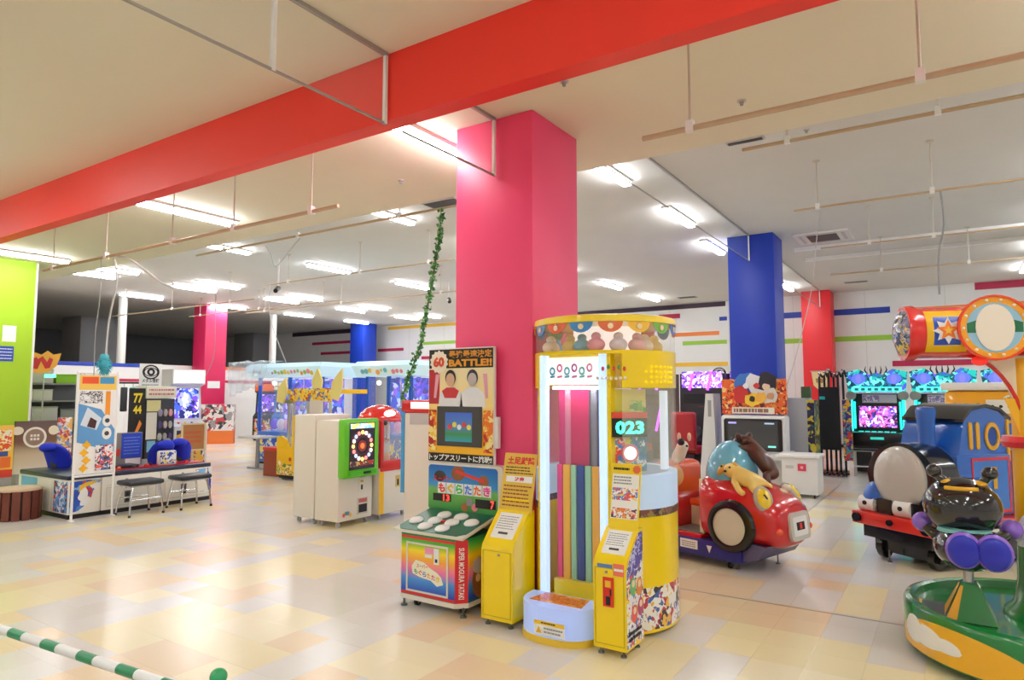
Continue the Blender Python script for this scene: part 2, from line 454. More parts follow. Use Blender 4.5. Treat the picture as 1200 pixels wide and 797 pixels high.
# low partition along the left with painted stripes
hw = struct(box('wall_partition', WALLM, None, -22.0, -21.8, -2, 20.6, 0, 2.55), 'white head-high partition wall with painted stripes')
for c, y0, y1, z0, z1 in (('b', 8.4, 11.6, 2.44, 2.555), ('o', 14.3, 15.9, 2.44, 2.555), ('r', 8.2, 13.1, 1.98, 2.07), ('r', 13.97, 16.4, 1.98, 2.07)):
    box('painted_stripe', mat(SC[c], 0.5), hw, -21.801, -21.785, y0, y1, z0, z1)
for y in (10.85, 16.5):
    struct(cyl('trim_2', WHITE, None, (-21.9, y, 2.55), (-21.9, y, ZF), 0.13, n=20), 'white round post standing on the partition wall')
# green wall block on the left with notices
gw = struct(box('wall_green', mat((164, 204, 32), 0.5), None, -14.4, -13.6, 1.5, 5.24, 0, ZN), 'lime green wall block')
box('edge_strip', WHITE, gw, -13.62, -13.595, 5.215, 5.25, 0, ZN)
F = Face(gw, (-13.6, 4.6, 0), (0, 1, 0))
F.rect(0.16, 0.36, 2.52, 2.80, PWHITE, 'notice_sheet', th=0.004)
F.rect(0.06, 0.34, 2.18, 2.44, mat((30, 70, 170), 0.4), 'blue_notice', th=0.004); F.lines(0.08, 0.32, 2.2, 2.42, 4, PWHITE, lift=0.0042, fill=0.25)

# hanging glass smoke barriers in line with the pillars
GL = glass((210, 225, 222), 0.055, 0.02)
RAILM = mat((170, 165, 158), 0.4, 0.4)
def barrier(label, x, y0, y1, zt, h, vert=()):
    t = thing('glass_smoke_barrier', label, 'glass panel', (x, (y0 + y1) / 2, zt))
    L = (y1 - y0) / 2
    box('pane', GL, t, -0.004, 0.004, -L, L, -h, 0)
    box('top_rail', RAILM, t, -0.014, 0.014, -L, L, -0.025, 0)
    box('bottom_edge', RAILM, t, -0.008, 0.008, -L, L, -h - 0.012, -h)
    for y in vert: box('end_strip', WHITE, t, -0.012, 0.012, y - (y0 + y1) / 2 - 0.012, y - (y0 + y1) / 2 + 0.012, -h - 0.012, 0)
barrier('glass smoke barrier hanging in front of the red beam', -3.12, 0.2, 3.21, ZN, 0.49, (2.3, 3.195))
barrier('glass smoke barrier between the red beam and the pink pillar', -3.12, 3.37, 4.505, ZN, 0.49, (4.49,))
barrier('glass smoke barrier between the pink and blue pillars', -3.10, 6.13, 13.04, ZF, 0.5, (13.02,))
barrier('glass smoke barrier between the blue and red pillars', -3.10, 13.86, 21.41, ZF, 0.5, (21.39,))

# ------------------------------------------------------------------ ceiling lights
DIFF = mat((250, 252, 255), 0.5, emit=LAMP, name='lamp_diffuser')
def light_proto(L, W, z):
    t = thing('ceiling_light', 'white fluorescent batten light glowing on the ceiling', 'ceiling light', (0, 0, 0), 0, 'fluorescent ceiling lights')
    MB().box(-W / 2, W / 2, -L / 2, L / 2, -0.035, 0.0).build('housing', WHITE, t)
    mb = MB(); mb.box(-W / 2 + 0.01, W / 2 - 0.01, -L / 2 + 0.02, L / 2 - 0.02, -0.085, -0.035, 0.018); mb.build('diffuser', DIFF, t)
    return t
lp = light_proto(1.32, 0.15, 0)
first = True
ROWS = {8.05: 'in the row nearest the ceiling step', 10.9: 'in the second row beyond the ceiling step', 13.9: 'in the middle row of the higher ceiling', 16.9: 'in the second row from the far wall', 19.9: 'in the row nearest the far wall', 4.72: 'on the lower ceiling between beam and step', 13.6: 'just in front of the blue pillar'}
def put_light(x, yc, z):
    global first
    if first: lp.location = (x, yc, z); o = lp; first = False
    else: o = dup(lp, (x, yc, z))
    o['label'] = 'white fluorescent batten light ' + ROWS.get(yc, 'on the lower ceiling before the red beam')
    if yc == 4.72 and x == -3.84: o['label'] = 'white fluorescent batten light between red beam and pink pillar'
for x in (-3.72, -7.78, -12.4, -16.9, -20.9, 1.65, 5.8):
    for yc in (8.05, 10.9, 13.9, 16.9, 19.9):
        if x == -20.9 and yc in (8.05,): continue
        if x == -3.72 and yc == 13.9: put_light(-3.95, 13.6, ZF - 0.002); continue
        put_light(x, yc, ZF - 0.002)
for yc in (8.05, 10.9, 13.9, 16.9, 19.9): put_light(-18.05, yc, ZF - 0.002)  # row modelled from mirror-like doubles of the neighbouring fixtures
for x in (-3.84, -7.98, -12.75, -17.5, 1.2, 5.6):
    for yc in (4.72, 1.55, -1.6, -4.8):
        if (x == -3.84 and yc == 1.55): continue
        put_light(x, yc, ZN - 0.002)
put_light(-1.3, -0.4, ZN - 0.002)

# ------------------------------------------------------------------ hanging rails
TAN = mat((196, 170, 138), 0.5); ROD = mat((205, 195, 180), 0.5)
def rail(label, x0, x1, y, z, zc, rods, r=0.018):
    t = thing('ceiling_rail', label, 'rail', (x0, y, z))
    cyl('rail', TAN, t, (0, 0, 0), (x1 - x0, 0, 0), r, n=10)
    for x in rods:
        cyl('hanger_rod', ROD, t, (x - x0, 0, r * 0.5), (x - x0, 0, zc - z), 0.008, n=8)
        cyl('ceiling_flange', ROD, t, (x - x0, 0, zc - z - 0.015), (x - x0, 0, zc - z), 0.045, n=12)
        box('clamp', PWHITE, t, x - x0 - 0.025, x - x0 + 0.025, -0.025, 0.025, -0.022, 0.05)
rail('tan hanging rail nearest the red beam on the open side of the pink pillar', -1.66, 3.2, 4.15, 3.355, ZN, (-1.335, -0.06, 1.3))
rail('long tan hanging rail beyond the red beam towards the green wall', -10.6, -4.62, 4.15, 3.355, ZN, (-10.3, -8.85, -7.35, -6.2, -4.99))
rail('tan hanging rail just past the ceiling step towards the train ride', -1.62, 4, 6.66, 4.05, ZF, (-1.2, 0.02, 1.6))
rail('tan hanging rail carrying the leaf garland', -11.0, -4.3, 6.66, 4.05, ZF, (-10.2, -8.3, -6.2, -4.9))
rail('thin rail with flanged rods in front of the ceiling cassette', -1.62, 4, 9.28, 4.04, ZF, (-1.33, -0.07, 1.3), 0.014)
rail('thin rail hanging beyond the ceiling cassette', -1.7, 4, 12.04, 4.05, ZF, (-0.98, -0.1, 1.6), 0.014)
rail('thin rail hanging over the glowing rhythm games', -1.9, 4, 14.6, 4.0, ZF, (-1.0, 0.4, 2), 0.014)
rail('thin rail hanging over the blue prize cranes', -12.8, -7.4, 9.4, 4.05, ZF, (-12, -9.8, -8), 0.014)
rail('thin rail hanging between the pillar and the far corner', -17.5, -9, 12.2, 4.0, ZF, (-16.6, -13.4, -10), 0.014)
rail('pale rail hanging near the partition wall', -20.8, -14.0, 10.0, 3.9, ZF, (-20, -17.6, -15), 0.014)
rail('pale rail hanging close to the far pink pillar', -20.6, -13.5, 12.3, 4.1, ZF, (-20, -17, -14.2), 0.014)
# ceiling cassette and vents
p = atz(965, 277, ZF)
t = thing('ceiling_cassette', 'square white air-conditioning cassette set in the ceiling', 'air conditioner', (p.x, p.y, ZF))
box('panel', WHITE, t, -0.48, 0.48, -0.48, 0.48, -0.03, -0.001); box('grille', DGREY, t, -0.26, 0.26, -0.3, 0.3, -0.036, -0.028)
for s_ in (-1, 1):
    box('louvre', LGREY, t, s_ * 0.37 - 0.03, s_ * 0.37 + 0.03, -0.34, 0.34, -0.034, -0.028); box('louvre', LGREY, t, -0.26, 0.26, s_ * 0.39 - 0.03, s_ * 0.39 + 0.03, -0.034, -0.028)
def vent(px, py, z, wx, wy, label):
    p = atz(px, py, z); t = thing('ceiling_vent', label, 'vent', (p.x, p.y, z))
    box('frame', LGREY, t, -wx, wx, -wy, wy, -0.015, -0.001); box('slats', DGREY, t, -wx * .9, wx * .9, -wy * .8, wy * .8, -0.02, -0.013)
vent(873, 164, ZN, 0.17, 0.035, 'dark slot vent in the lower ceiling'); vent(520, 237, ZN, 0.26, 0.13, 'grey square vent by the pink pillar')
vent(1003, 330, ZF, 0.3, 0.12, 'dark slot vent in the ceiling over the rhythm games'); vent(805, 348, ZF, 0.3, 0.2, 'dark vent near the far wall')
for i, (px, py, z) in enumerate(((869, 118, ZN), (661, 95, ZN), (470, 211, ZN), (945, 152, ZF))):
    p = atz(px, py, z)
    t = thing('ceiling_sprinkler', 'small sprinkler head on the ceiling', 'sprinkler', (p.x, p.y, z), 0, 'ceiling sprinkler heads')
    cyl('plate', LGREY, t, (0, 0, -0.008), (0, 0, -0.001), 0.035); cyl('head', GREY, t, (0, 0, -0.04), (0, 0, -0.008), 0.012, 0.02)
# exit sign
p = aty(762, 266, 12.5)
t = thing('exit_sign', 'small lit hanging exit sign box', 'sign', (p.x, p.y, p.z), 0)
box('case', PWHITE, t, -0.06, 0.06, -0.17, 0.17, -0.14, 0.14); box('lit_face', mat((225, 255, 235), 0.4, emit=2.0), t, 0.06, 0.066, -0.15, 0.15, -0.12, 0.12)
box('lit_face', mat((225, 255, 235), 0.4, emit=2.0), t, -0.055, 0.055, -0.176, -0.17, -0.12, 0.12)
cyl('hanger_rod', ROD, t, (0, 0, 0.14), (0, 0, ZF - p.z), 0.012, n=8)
p = aty(545, 352, 14)
def camdome(px, py, Y, label):
    p = aty(px, py, Y); t = thing('security_camera', label, 'camera', (p.x, p.y, p.z))
    cyl('hanger_rod', WHITE, t, (0, 0, 0), (0, 0, ZF - p.z), 0.02, n=10); MB().cyl((0, 0, 0), (0.2, -0.22, -0.1), 0.06, 0.05, 12).build('camera_body', BLACK, t); ell('swivel', WHITE, t, (0, 0, 0), (0.05, 0.05, 0.05))
camdome(326, 338, 9.6, 'black and white security camera on a hanging white tube')
camdome(526, 351, 14, 'dark security camera hanging near the leaf garland')
# hanging cables
def cable(label, pts, r=0.008, m=LGREY):
    t = MB(); P_ = [Vector(p) for p in pts]; out = []
    for i in range(len(P_) - 1):
        a = P_[max(i - 1, 0)]; b = P_[i]; c = P_[i + 1]; d = P_[min(i + 2, len(P_) - 1)]
        for k in range(6):
            s_ = k / 6; out.append(0.5 * ((2 * b) + (c - a) * s_ + (2 * a - 5 * b + 4 * c - d) * s_ ** 2 + (3 * b - a - 3 * c + d) * s_ ** 3))
    out.append(P_[-1]); t.tube(out, r, 6); o = t.build('hanging_cable', m); tag(o, label, 'cable'); return o
def cab_px(label, pix, Y, **kw): return cable(label, [aty(a, b, Y) for a, b in pix], **kw)
cab_px('pale twisted cable hanging down to the blue fluffy toy', ((134, 303), (137, 330), (128, 375), (124, 418)), 4.15, r=0.012)
cab_px('thin cable hanging beside the pale twisted cable', ((119, 304), (117, 350), (112, 390), (110, 440)), 4.15, r=0.006, m=GREY)
cab_px('grey cable dropping from the flanged rail towards the train ride', ((1102, 222), (1106, 262), (1100, 300), (1101, 345)), 9.28, r=0.012, m=GREY)
cab_px('thin wire dropping from the flanged rail towards the far red pillar', ((961, 246), (956, 290), (950, 345), (932, 420), (922, 452)), 9.28, r=0.006)
cab_px('dark wire looping down in front of the far pink pillar', ((253, 345), (252, 390), (250, 420), (241, 440)), 10.0, r=0.008, m=GREY)
cable('wires hanging above the crane canopy', [(-12.6, 9.4, 4.05), (-12.68, 9.42, 3.6), (-12.5, 9.45, 3.0), (-12.45, 9.75, 2.31)], r=0.01)
cab_px('looped white wire tied to the garland rail', ((312, 287), (318, 300), (322, 312), (330, 306), (344, 288), (352, 279)), 6.66, r=0.008)
cab_px('white plastic strap sagging below the tan rail', ((137, 300), (152, 304), (172, 318), (190, 332), (205, 338)), 4.15, r=0.014)
# leaf garland
gp = [(517, 250), (515, 280), (508, 320), (500, 365), (494, 400), (480, 440), (470, 470)]
gpts = [aty(a, b, 6.60 + 0.26 * i) for i, (a, b) in enumerate(gp)]
t = thing('leaf_garland', 'green artificial ivy garland draped down from the rail', 'garland', gpts[0])
mb = MB(); fine = []
for i in range(len(gpts) - 1):
    for k in range(8): fine.append(gpts[i].lerp(gpts[i + 1], k / 8) - gpts[0])
mb.tube(fine, 0.012, 6); mb.build('stem', mat((70, 110, 50), 0.6), t)
gr = random.Random(5)
for gi, gc in enumerate(((76, 146, 70), (130, 190, 116), (54, 116, 56))):
    mb = MB()
    for q in fine:
        for _ in range(3):
            c = q + Vector((gr.gauss(0, 0.022), gr.gauss(0, 0.022), gr.gauss(0, 0.045)))
            M = Matrix.Translation(c) @ Euler((gr.uniform(0, 6), gr.uniform(0, 6), gr.uniform(0, 6))).to_matrix().to_4x4()
            l = gr.uniform(0.025, 0.045)
            mb._add([(0, -l, 0), (l * .7, -l * .2, .008), (0, l, 0), (-l * .7, -l * .2, .008), (0, 0, -.004)], [(0, 1, 4), (1, 2, 4), (2, 3, 4), (3, 0, 4)], M)
    o = mb.build('leaves', mat(gc, 0.5), t); o['kind'] = 'stuff'

# ================================================================== FOREGROUND GAMES
FOOTM = mat((120, 122, 125), 0.3, 0.9)
def foot(t, x, y, z=0.075, r=0.022):
    f = MB().cyl((x, y, 0), (x, y, 0.012), r, r * 0.9, 14); f.cyl((x, y, 0.012), (x, y, z), r * 0.35, n=8); f.build('levelling_foot', FOOTM, t)
def caster(t, x, y, r=0.032, m=BLACK):
    w_ = MB().cyl((x - 0.012, y, r), (x + 0.012, y, r), r, n=16).build('caster', m, t)
    MB().cyl((x - 0.014, y, r), (x + 0.014, y, r), r * 0.5, n=10).build('hub', STEEL, w_)
    MB().box(x - 0.02, x + 0.02, y - 0.008, y + 0.008, r, r * 2 + 0.02).build('fork', STEEL, w_)

# ---- whack-a-mole table
t = thing('whack_a_mole_game', 'whack-a-mole table with rainbow cabinet, white lids and tall poster board', 'arcade game', (-3.365, 3.97, 0))
RAINBOW = gradient([(0.0, (24, 110, 70)), (0.10, (40, 70, 190)), (0.3, (70, 150, 220)), (0.45, (240, 120, 180)), (0.62, (250, 170, 60)), (0.76, (250, 225, 40)), (0.9, (90, 190, 60)), (1.0, (20, 130, 70))], 0.09, 0.55)
w2 = 0.335; ch = 0.075
foot_poly = [(-w2 + ch, 0), (w2 - ch, 0), (w2, ch), (w2, 0.44), (-w2, 0.44), (-w2, ch)]
MB().prism(foot_poly, 0.09, 0.565).build('cabinet', RAINBOW, t)
MB().prism([(a * 1.01, b * 1.01 - 0.003) for a, b in foot_poly], 0.065, 0.10).build('base_frame', CREAMW, t)
F = Face(t, (0, -0.0005, 0))
F.rect(-w2 + ch, w2 - ch, 0.525, 0.545, mat((220, 40, 40), 0.3), 'red_band'); F.rect(-w2 + ch, w2 - ch, 0.105, 0.125, mat((220, 40, 40), 0.3), 'red_band')
F.rect(-0.2, 0.2, 0.135, 0.495, RAINBOW, 'door', th=0.004); F.frame(-0.205, 0.205, 0.13, 0.5, 0.014, CREAMW, 'door_frame', lift=0.002, th=0.006)
F.rect(-0.02, 0.12, 0.43, 0.475, mat((240, 150, 190), 0.4), 'sticker', lift=0.004); F.rect(0.07, 0.12, 0.36, 0.475, PWHITE, 'coin_plate', lift=0.005, th=0.004)
F.rect(0.085, 0.105, 0.375, 0.4, BLACK, 'coin_slot', lift=0.009); F.rect(-0.02, 0.05, 0.4, 0.425, PWHITE, 'sticker', lift=0.004)
F.poly([(-0.15, 0.32), (-0.11, 0.37), (-0.03, 0.36), (0.02, 0.33), (0.1, 0.3), (0.14, 0.27), (0.16, 0.22), (0.1, 0.2), (0.04, 0.235), (-0.06, 0.245), (-0.14, 0.265)], mat((245, 240, 215), 0.4), 'logo_shape', lift=0.004)
for i, (ch_, c) in enumerate(zip('もぐらたたき', ((60, 170, 80), (230, 60, 60), (50, 110, 210), (240, 150, 40), (220, 60, 140), (240, 200, 40)))):
    F.text(ch_, -0.125 + i * 0.043, -0.088 + i * 0.043, 0.265 - i * 0.006, 0.305 - i * 0.006, mat(c, 0.4), lift=0.006, bold=0.03)
F.text('スーパー', -0.1, 0.01, 0.315, 0.345, mat((210, 40, 40), 0.4), lift=0.006, bold=0.02)
# red corner strip with vertical title
Fc = Face(t, (w2 - ch, 0, 0), (1, 1, 0)); cl = ch * math.sqrt(2)
Fc.rect(0.004, cl - 0.004, 0.1, 0.555, mat((214, 30, 40), 0.3), 'title_strip'); Fc.text('SUPER MOGURA TATAKI', 0.032, cl - 0.032, 0.13, 0.5, PWHITE, lift=0.002, rot=-90, bold=0.02)
Fs = Face(t, (w2 + 0.0005, 0.22, 0), (0, 1, 0))
Fs.disc(0.0, 0.24, 0.1, mat((150, 90, 50), 0.4), 'mole_print', rb=0.13); Fs.disc(-0.01, 0.35, 0.09, mat((200, 190, 210), 0.4), 'helmet_print', lift=0.001, rb=0.06); Fs.disc(-0.03, 0.26, 0.03, mat((240, 200, 150), 0.4), 'snout_print', lift=0.0022)
# sloping play deck
Md = Matrix.Translation((0, 0.0, 0.565)) @ Matrix.Rotation(math.atan2(0.09, 0.43), 4, 'X')
mb = MB(); mb.box(-w2 - 0.008, w2 + 0.008, -0.008, 0.445, 0.0, 0.022, M=Md); mb.build('deck_edge', CREAMW, t)
mb = MB(); mb.prism([(-w2 + 0.06, 0.0), (w2 - 0.06, 0.0), (w2 - 0.004, 0.06), (w2 - 0.004, 0.44), (-w2 + 0.004, 0.44), (-w2 + 0.004, 0.06)], 0.022, 0.026, M=Md); mb.build('deck', mat((20, 100, 72), 0.3), t)
for q in [(-0.245, 0.16), (0.245, 0.24)] + [(cx, cy) for cx in (-0.085, 0.085) for cy in (0.08, 0.2, 0.32)]:
    prof = [(0.058, 0.0), (0.06, 0.008), (0.05, 0.02), (0.025, 0.027), (0.0, 0.029)]
    MB().lathe(prof, 24, (q[0], q[1], 0.026), M=Md).build('mole_lid', mat((238, 238, 234), 0.3), t)
mb = MB(); mb.box(-0.012, 0.012, 0.185, 0.215, 0.026, 0.04, M=Md); mb.build('start_button', mat((220, 40, 40), 0.3), t)
# back panel
mb = MB()
pts = []
for cx, cz, a0 in ((0.355, 0.68, -90), (0.355, 1.02, 0), (-0.355, 1.02, 90), (-0.355, 0.68, 180)):
    for k in range(6): a = R(a0 + 18 * k); pts.append((cx + 0.04 * math.cos(a), cz + 0.04 * math.sin(a)))
mb.prism(pts, 0.44, 0.6, 'y'); mb.build('back_cabinet', CREAMW, t)
box('back_support', CREAMW, t, -0.3, 0.3, 0.441, 0.59, 0.09, 0.66)
F = Face(t, (0, 0.4395, 0))
SKY = gradient([(0.0, (60, 150, 70)), (0.45, (120, 190, 90)), (0.55, (60, 150, 215)), (1.0, (28, 100, 190))], 0.67, 1.05)
F.rect(-0.365, 0.345, 0.665, 1.04, SKY, 'score_panel', r=0.03)
F.disc(-0.05, 0.98, 0.07, mat((150, 90, 50), 0.4), 'mole_print', lift=0.002, rb=0.06); F.disc(0.21, 0.93, 0.05, mat((160, 100, 60), 0.4), 'mole_print', lift=0.002)
F.disc(-0.24, 0.95, 0.06, mat((60, 50, 50), 0.4), 'mole_print', lift=0.002, rb=0.045); F.poly([(-0.07, 1.01), (0.22, 0.945), (0.22, 0.92), (-0.08, 0.985)], mat((225, 60, 50), 0.4), 'hammer_print', lift=0.004)
F.disc(0.02, 0.715, 0.035, mat((170, 110, 60), 0.4), 'mole_print', lift=0.002); F.disc(0.12, 0.72, 0.03, mat((240, 130, 150), 0.4), 'flower_print', lift=0.002)
for i, (ch_, c) in enumerate(zip('もぐらたたき', ((240, 60, 60), (255, 200, 40), (60, 200, 90), (70, 140, 240), (250, 120, 40), (240, 80, 160)))):
    F.poly([(-0.26 + i * .092, .81), (-0.175 + i * .092, .81), (-0.175 + i * .092, .9), (-0.26 + i * .092, .9)], PWHITE, 'title_block', lift=0.004)
    F.text(ch_, -0.253 + i * 0.092, -0.182 + i * 0.092, 0.817, 0.893, mat(c, 0.4), lift=0.006, bold=0.045)
F.text('スーパー', -0.31, -0.11, 0.905, 0.955, mat((230, 40, 40), 0.4), lift=0.006, bold=0.03)
LEDR = mat((255, 50, 40), 0.4, emit=2.5)
F.rect(-0.31, -0.12, 0.745, 0.805, BLACK, 'display', lift=0.004); F.text('13', -0.2, -0.135, 0.75, 0.8, LEDR, 'digits', lift=0.007, bold=0.01)
F.rect(0.13, 0.33, 0.72, 0.79, BLACK, 'display', lift=0.004); F.text('7', 0.28, 0.315, 0.725, 0.785, LEDR, 'digits', lift=0.007, bold=0.01)
F.rect(0.04, 0.1, 0.73, 0.79, GREY, 'speaker_grille', lift=0.004)
# poster board
bd = box('poster_board', WHITE, t, -0.385, 0.3, 0.452, 0.485, 1.06, 2.02, 0.006)
F = Face(t, (-0.0425, 0.4505, 0))
FIRE = gradient([(0.0, (250, 190, 40)), (0.3, (245, 150, 40)), (0.55, (255, 225, 140)), (1.0, (250, 235, 190))], 1.15, 1.85)
F.rect(-0.335, 0.335, 1.14, 2.01, FIRE, 'poster', parent=bd); F.rect(-0.335, 0.335, 1.85, 2.01, INK, 'poster_header', lift=0.002, parent=bd)
F.text('最強最速決定', -0.12, 0.325, 1.935, 1.998, mat((225, 150, 30), 0.4), lift=0.004, parent=bd, bold=0.03)
F.text('BATTLE!!', -0.12, 0.325, 1.862, 1.925, mat((235, 160, 30), 0.4), lift=0.004, parent=bd, bold=0.05)
F.star(-0.225, 1.905, 0.1, mat((250, 240, 220), 0.4), 'flash_badge', lift=0.005, k=14, inner=0.86, parent=bd); F.text('60', -0.285, -0.165, 1.86, 1.95, mat((225, 80, 30), 0.4), lift=0.009, parent=bd, bold=0.06)
F.rect(-0.335, -0.22, 1.55, 1.84, mat((190, 40, 45), 0.4), 'poster_colour', lift=0.002, parent=bd)
for cx, shirt, hair, skin in ((-0.10, (205, 50, 55), (35, 28, 26), (225, 180, 150)), (0.13, (232, 234, 240), (60, 60, 70), (190, 180, 180))):
    F.poly([(cx - 0.13, 1.52), (cx + 0.13, 1.52), (cx + 0.115, 1.64), (cx + 0.05, 1.69), (cx - 0.05, 1.69), (cx - 0.115, 1.64)], mat((236, 236, 238), 0.4), 'printed_shirt', lift=0.003, parent=bd)
    F.poly([(cx - 0.06, 1.6), (cx + 0.06, 1.6), (cx + 0.09, 1.66), (cx + 0.04, 1.688), (cx - 0.04, 1.688), (cx - 0.09, 1.66)], mat(shirt, 0.4), 'printed_collar', lift=0.005, parent=bd)
    F.disc(cx, 1.77, 0.055, mat(hair, 0.4), 'printed_hair', lift=0.006, rb=0.066, parent=bd); F.disc(cx, 1.752, 0.045, mat(skin, 0.4), 'printed_face', lift=0.0085, rb=0.056, parent=bd)
for cx, a in ((-0.27, 10), (0.27, -12)):
    F.poly([(cx - 0.01, 1.6), (cx + 0.015, 1.6), (cx + 0.03 + a * .002, 1.8), (cx - 0.01 + a * .002, 1.8)], mat((236, 170, 190), 0.4), 'printed_bat', lift=0.004, parent=bd)
F.rect(-0.24, 0.23, 1.20, 1.53, mat((70, 68, 66), 0.35), 'printed_monitor', lift=0.006, parent=bd); F.rect(-0.15, 0.13, 1.24, 1.48, gradient([(0, (60, 170, 200)), (.25, (70, 150, 80)), (.5, (90, 140, 200)), (1, (70, 110, 220))], 1.24, 1.48), 'printed_screen', lift=0.008, parent=bd)
for k in range(5): F.disc(-0.1 + k * 0.05, 1.36 + (k % 2) * 0.02, 0.022, mat(((220, 70, 60), (240, 220, 90), (230, 240, 250))[k % 3], 0.4), 'printed_figure', lift=0.0105, parent=bd)
for k, (a, b) in enumerate(((-0.335, -0.25), (0.24, 0.335))): F.rect(a, b, 1.16, 1.5, collage(((240, 120, 40), (250, 200, 60), (190, 50, 40), (250, 230, 150)), 22, seed=k), 'flame_print', lift=0.002, parent=bd)
F.rect(-0.335, 0.335, 1.07, 1.14, INK, 'poster_footer', lift=0.001, parent=bd); F.text('トップアスリートに挑戦!', -0.325, 0.325, 1.078, 1.132, PWHITE, lift=0.004, parent=bd, bold=0.03)
box('bracket', WHITE, t, 0.3, 0.33, 0.46, 0.5, 1.2, 1.45)
for x, y in ((-0.255, 0.03), (0.31, -0.015 + 0.06), (-0.3, 0.42), (0.3, 0.42)): foot(t, x, y, 0.07, 0.026)
caster(t, -0.16, 0.08); caster(t, 0.25, 0.12); caster(t, 0.29, 0.34); caster(t, -0.27, 0.34)

# ---- yellow pay stands
def pay_stand(label, x, y, wd, dp, hs, hb, sign_pal, art):
    t = thing('pay_stand', label, 'pay stand', (x, y, 0))
    h = wd / 2
    prof = [(0, 0.045), (0, hs - 0.03), (0.012, hs), (0.04, hs + 0.035), (dp - 0.09, hb - 0.01), (dp - 0.07, hb), (dp, hb), (dp, 0.045)]
    MB().prism(prof, -h, h, 'x').build('cabinet', YEL, t)
    for sx in (-1, 1):
        for yy in (0.035, dp - 0.035): foot(t, sx * (h - 0.035), yy, 0.05, 0.02)
    F = Face(t, (0, -0.0003, 0))
    F.frame(-h + 0.012, h - 0.012, 0.07, hs - 0.035, 0.005, mat((205, 175, 5), 0.35), 'door', th=0.003)
    F.disc(0.02 if not art else -0.02, hs - 0.06, 0.009, STEEL, 'lock', th=0.006)
    # sloped paper
    a = Vector((0, 0.04, hs + 0.035)); b = Vector((0, dp - 0.09, hb - 0.01)); d = (b - a); L = d.length
    Fp = Face(t, a, (1, 0, 0), d)
    Fp.rect(-h * 0.7, h * 0.75, L * 0.06, L * 0.94, mat((236, 236, 232), 0.35), 'instruction_sheet'); Fp.lines(-h * 0.6, h * 0.6, L * 0.35, L * 0.85, 6, mat((150, 150, 155), 0.5), lift=0.0022, seed=3, fill=0.35)
    Fp.rect(-h * 0.3, h * 0.3, L * 0.2, L * 0.27, mat((60, 60, 60), 0.5), 'sheet_heading', lift=0.002)
    if art:
        F.rect(-h + 0.03, 0.02, hs - 0.035, hs - 0.012, mat((90, 130, 190), 0.4), 'blue_sticker', lift=0.0); F.rect(0.03, h - 0.01, hs - 0.075, hs + 0.0, mat((238, 120, 90), 0.4), 'price_sticker', lift=0.003); F.rect(0.035, h - 0.015, hs - 0.045, hs - 0.03, PWHITE, 'price_band', lift=0.005)
        cp = F.rect(-0.04, 0.03, hs - 0.27, hs - 0.09, mat((214, 40, 30), 0.35), 'coin_mechanism', lift=0.003, th=0.008)
        F.rect(-0.025, 0.015, hs - 0.15, hs - 0.11, mat((240, 190, 40), 0.35), 'coin_button', lift=0.011, parent=cp); F.rect(-0.02, 0.01, hs - 0.26, hs - 0.205, BLACK, 'coin_return', lift=0.011, parent=cp); F.rect(0.008, 0.02, hs - 0.2, hs - 0.16, BLACK, 'coin_slot', lift=0.011, parent=cp)
        Fs = Face(t, (h + 0.0004, 0, 0), (0, 1, 0))
        Fs.poly([(0.01, 0.06), (dp - 0.01, 0.06), (dp - 0.01, hb - 0.02), (dp - 0.07, hb - 0.02), (0.045, hs + 0.02), (0.01, hs - 0.05)], collage(((235, 235, 245), (70, 60, 150), (240, 240, 240), (230, 80, 70), (250, 210, 70), (60, 120, 200), (245, 245, 250)), 26, seed=1.3), 'side_print', th=0.0015)
        Fs.poly([(0.012, hs - 0.1), (dp - 0.012, hs - 0.02), (dp - 0.012, hb - 0.022), (dp - 0.07, hb - 0.022), (0.047, hs + 0.015), (0.012, hs - 0.055)], collage(((70, 60, 160), (80, 70, 175), (60, 50, 150), (200, 200, 240)), 40, seed=4), 'side_print', lift=0.0016, th=0.001)
        Fs.lines(0.03, dp - 0.04, 0.09, 0.16, 2, INK, lift=0.003, seed=7, fill=0.6)
        for k, (cy, cz, c) in enumerate(((0.1, 0.42, (110, 190, 120)), (0.2, 0.4, (230, 140, 60)), (0.12, 0.25, (240, 90, 80)), (0.22, 0.27, (190, 70, 120)))):
            Fs.disc(cy, cz, 0.045, mat(c, 0.4), 'printed_figure', lift=0.0028, rb=0.055); Fs.disc(cy, cz + 0.02, 0.022, mat((245, 215, 185), 0.4), 'printed_face', lift=0.005)
    return t
t = pay_stand('yellow pay stand under a no-shoes notice board', -2.735, 3.98, 0.265, 0.30, 0.56, 0.78, None, False)
tl = R(12); Fb = Face(t, (0.005, 0.235, 0.775), (1, 0, 0), (0, math.sin(tl), math.cos(tl)))
GOLD = mat((226, 186, 60), 0.35)
Fb.rect(-0.14, 0.145, -0.02, 0.42, GOLD, 'notice_board', th=0.006); Fb.text('土足厳禁', -0.11, 0.13, 0.335, 0.395, mat((225, 50, 40), 0.4), lift=0.007, bold=0.04)
Fb.lines(-0.12, 0.125, 0.26, 0.325, 3, INK, lift=0.007, seed=5, fill=0.35); Fb.rect(-0.105, 0.125, 0.205, 0.25, PWHITE, 'notice_label', lift=0.006); Fb.text('注意', -0.03, 0.055, 0.21, 0.245, mat((220, 60, 60), 0.4), lift=0.0085, bold=0.03)
Fb.lines(-0.12, 0.125, 0.02, 0.19, 6, mat((140, 70, 30), 0.5), lift=0.007, seed=6, fill=0.35)
box('sign_stem', YEL, t, -0.09, 0.12, 0.242, 0.262, 0.77, 0.86)
t = pay_stand('yellow pay stand with red coin slot and cartoon side print', -1.845, 3.94, 0.225, 0.28, 0.575, 0.76, None, True)
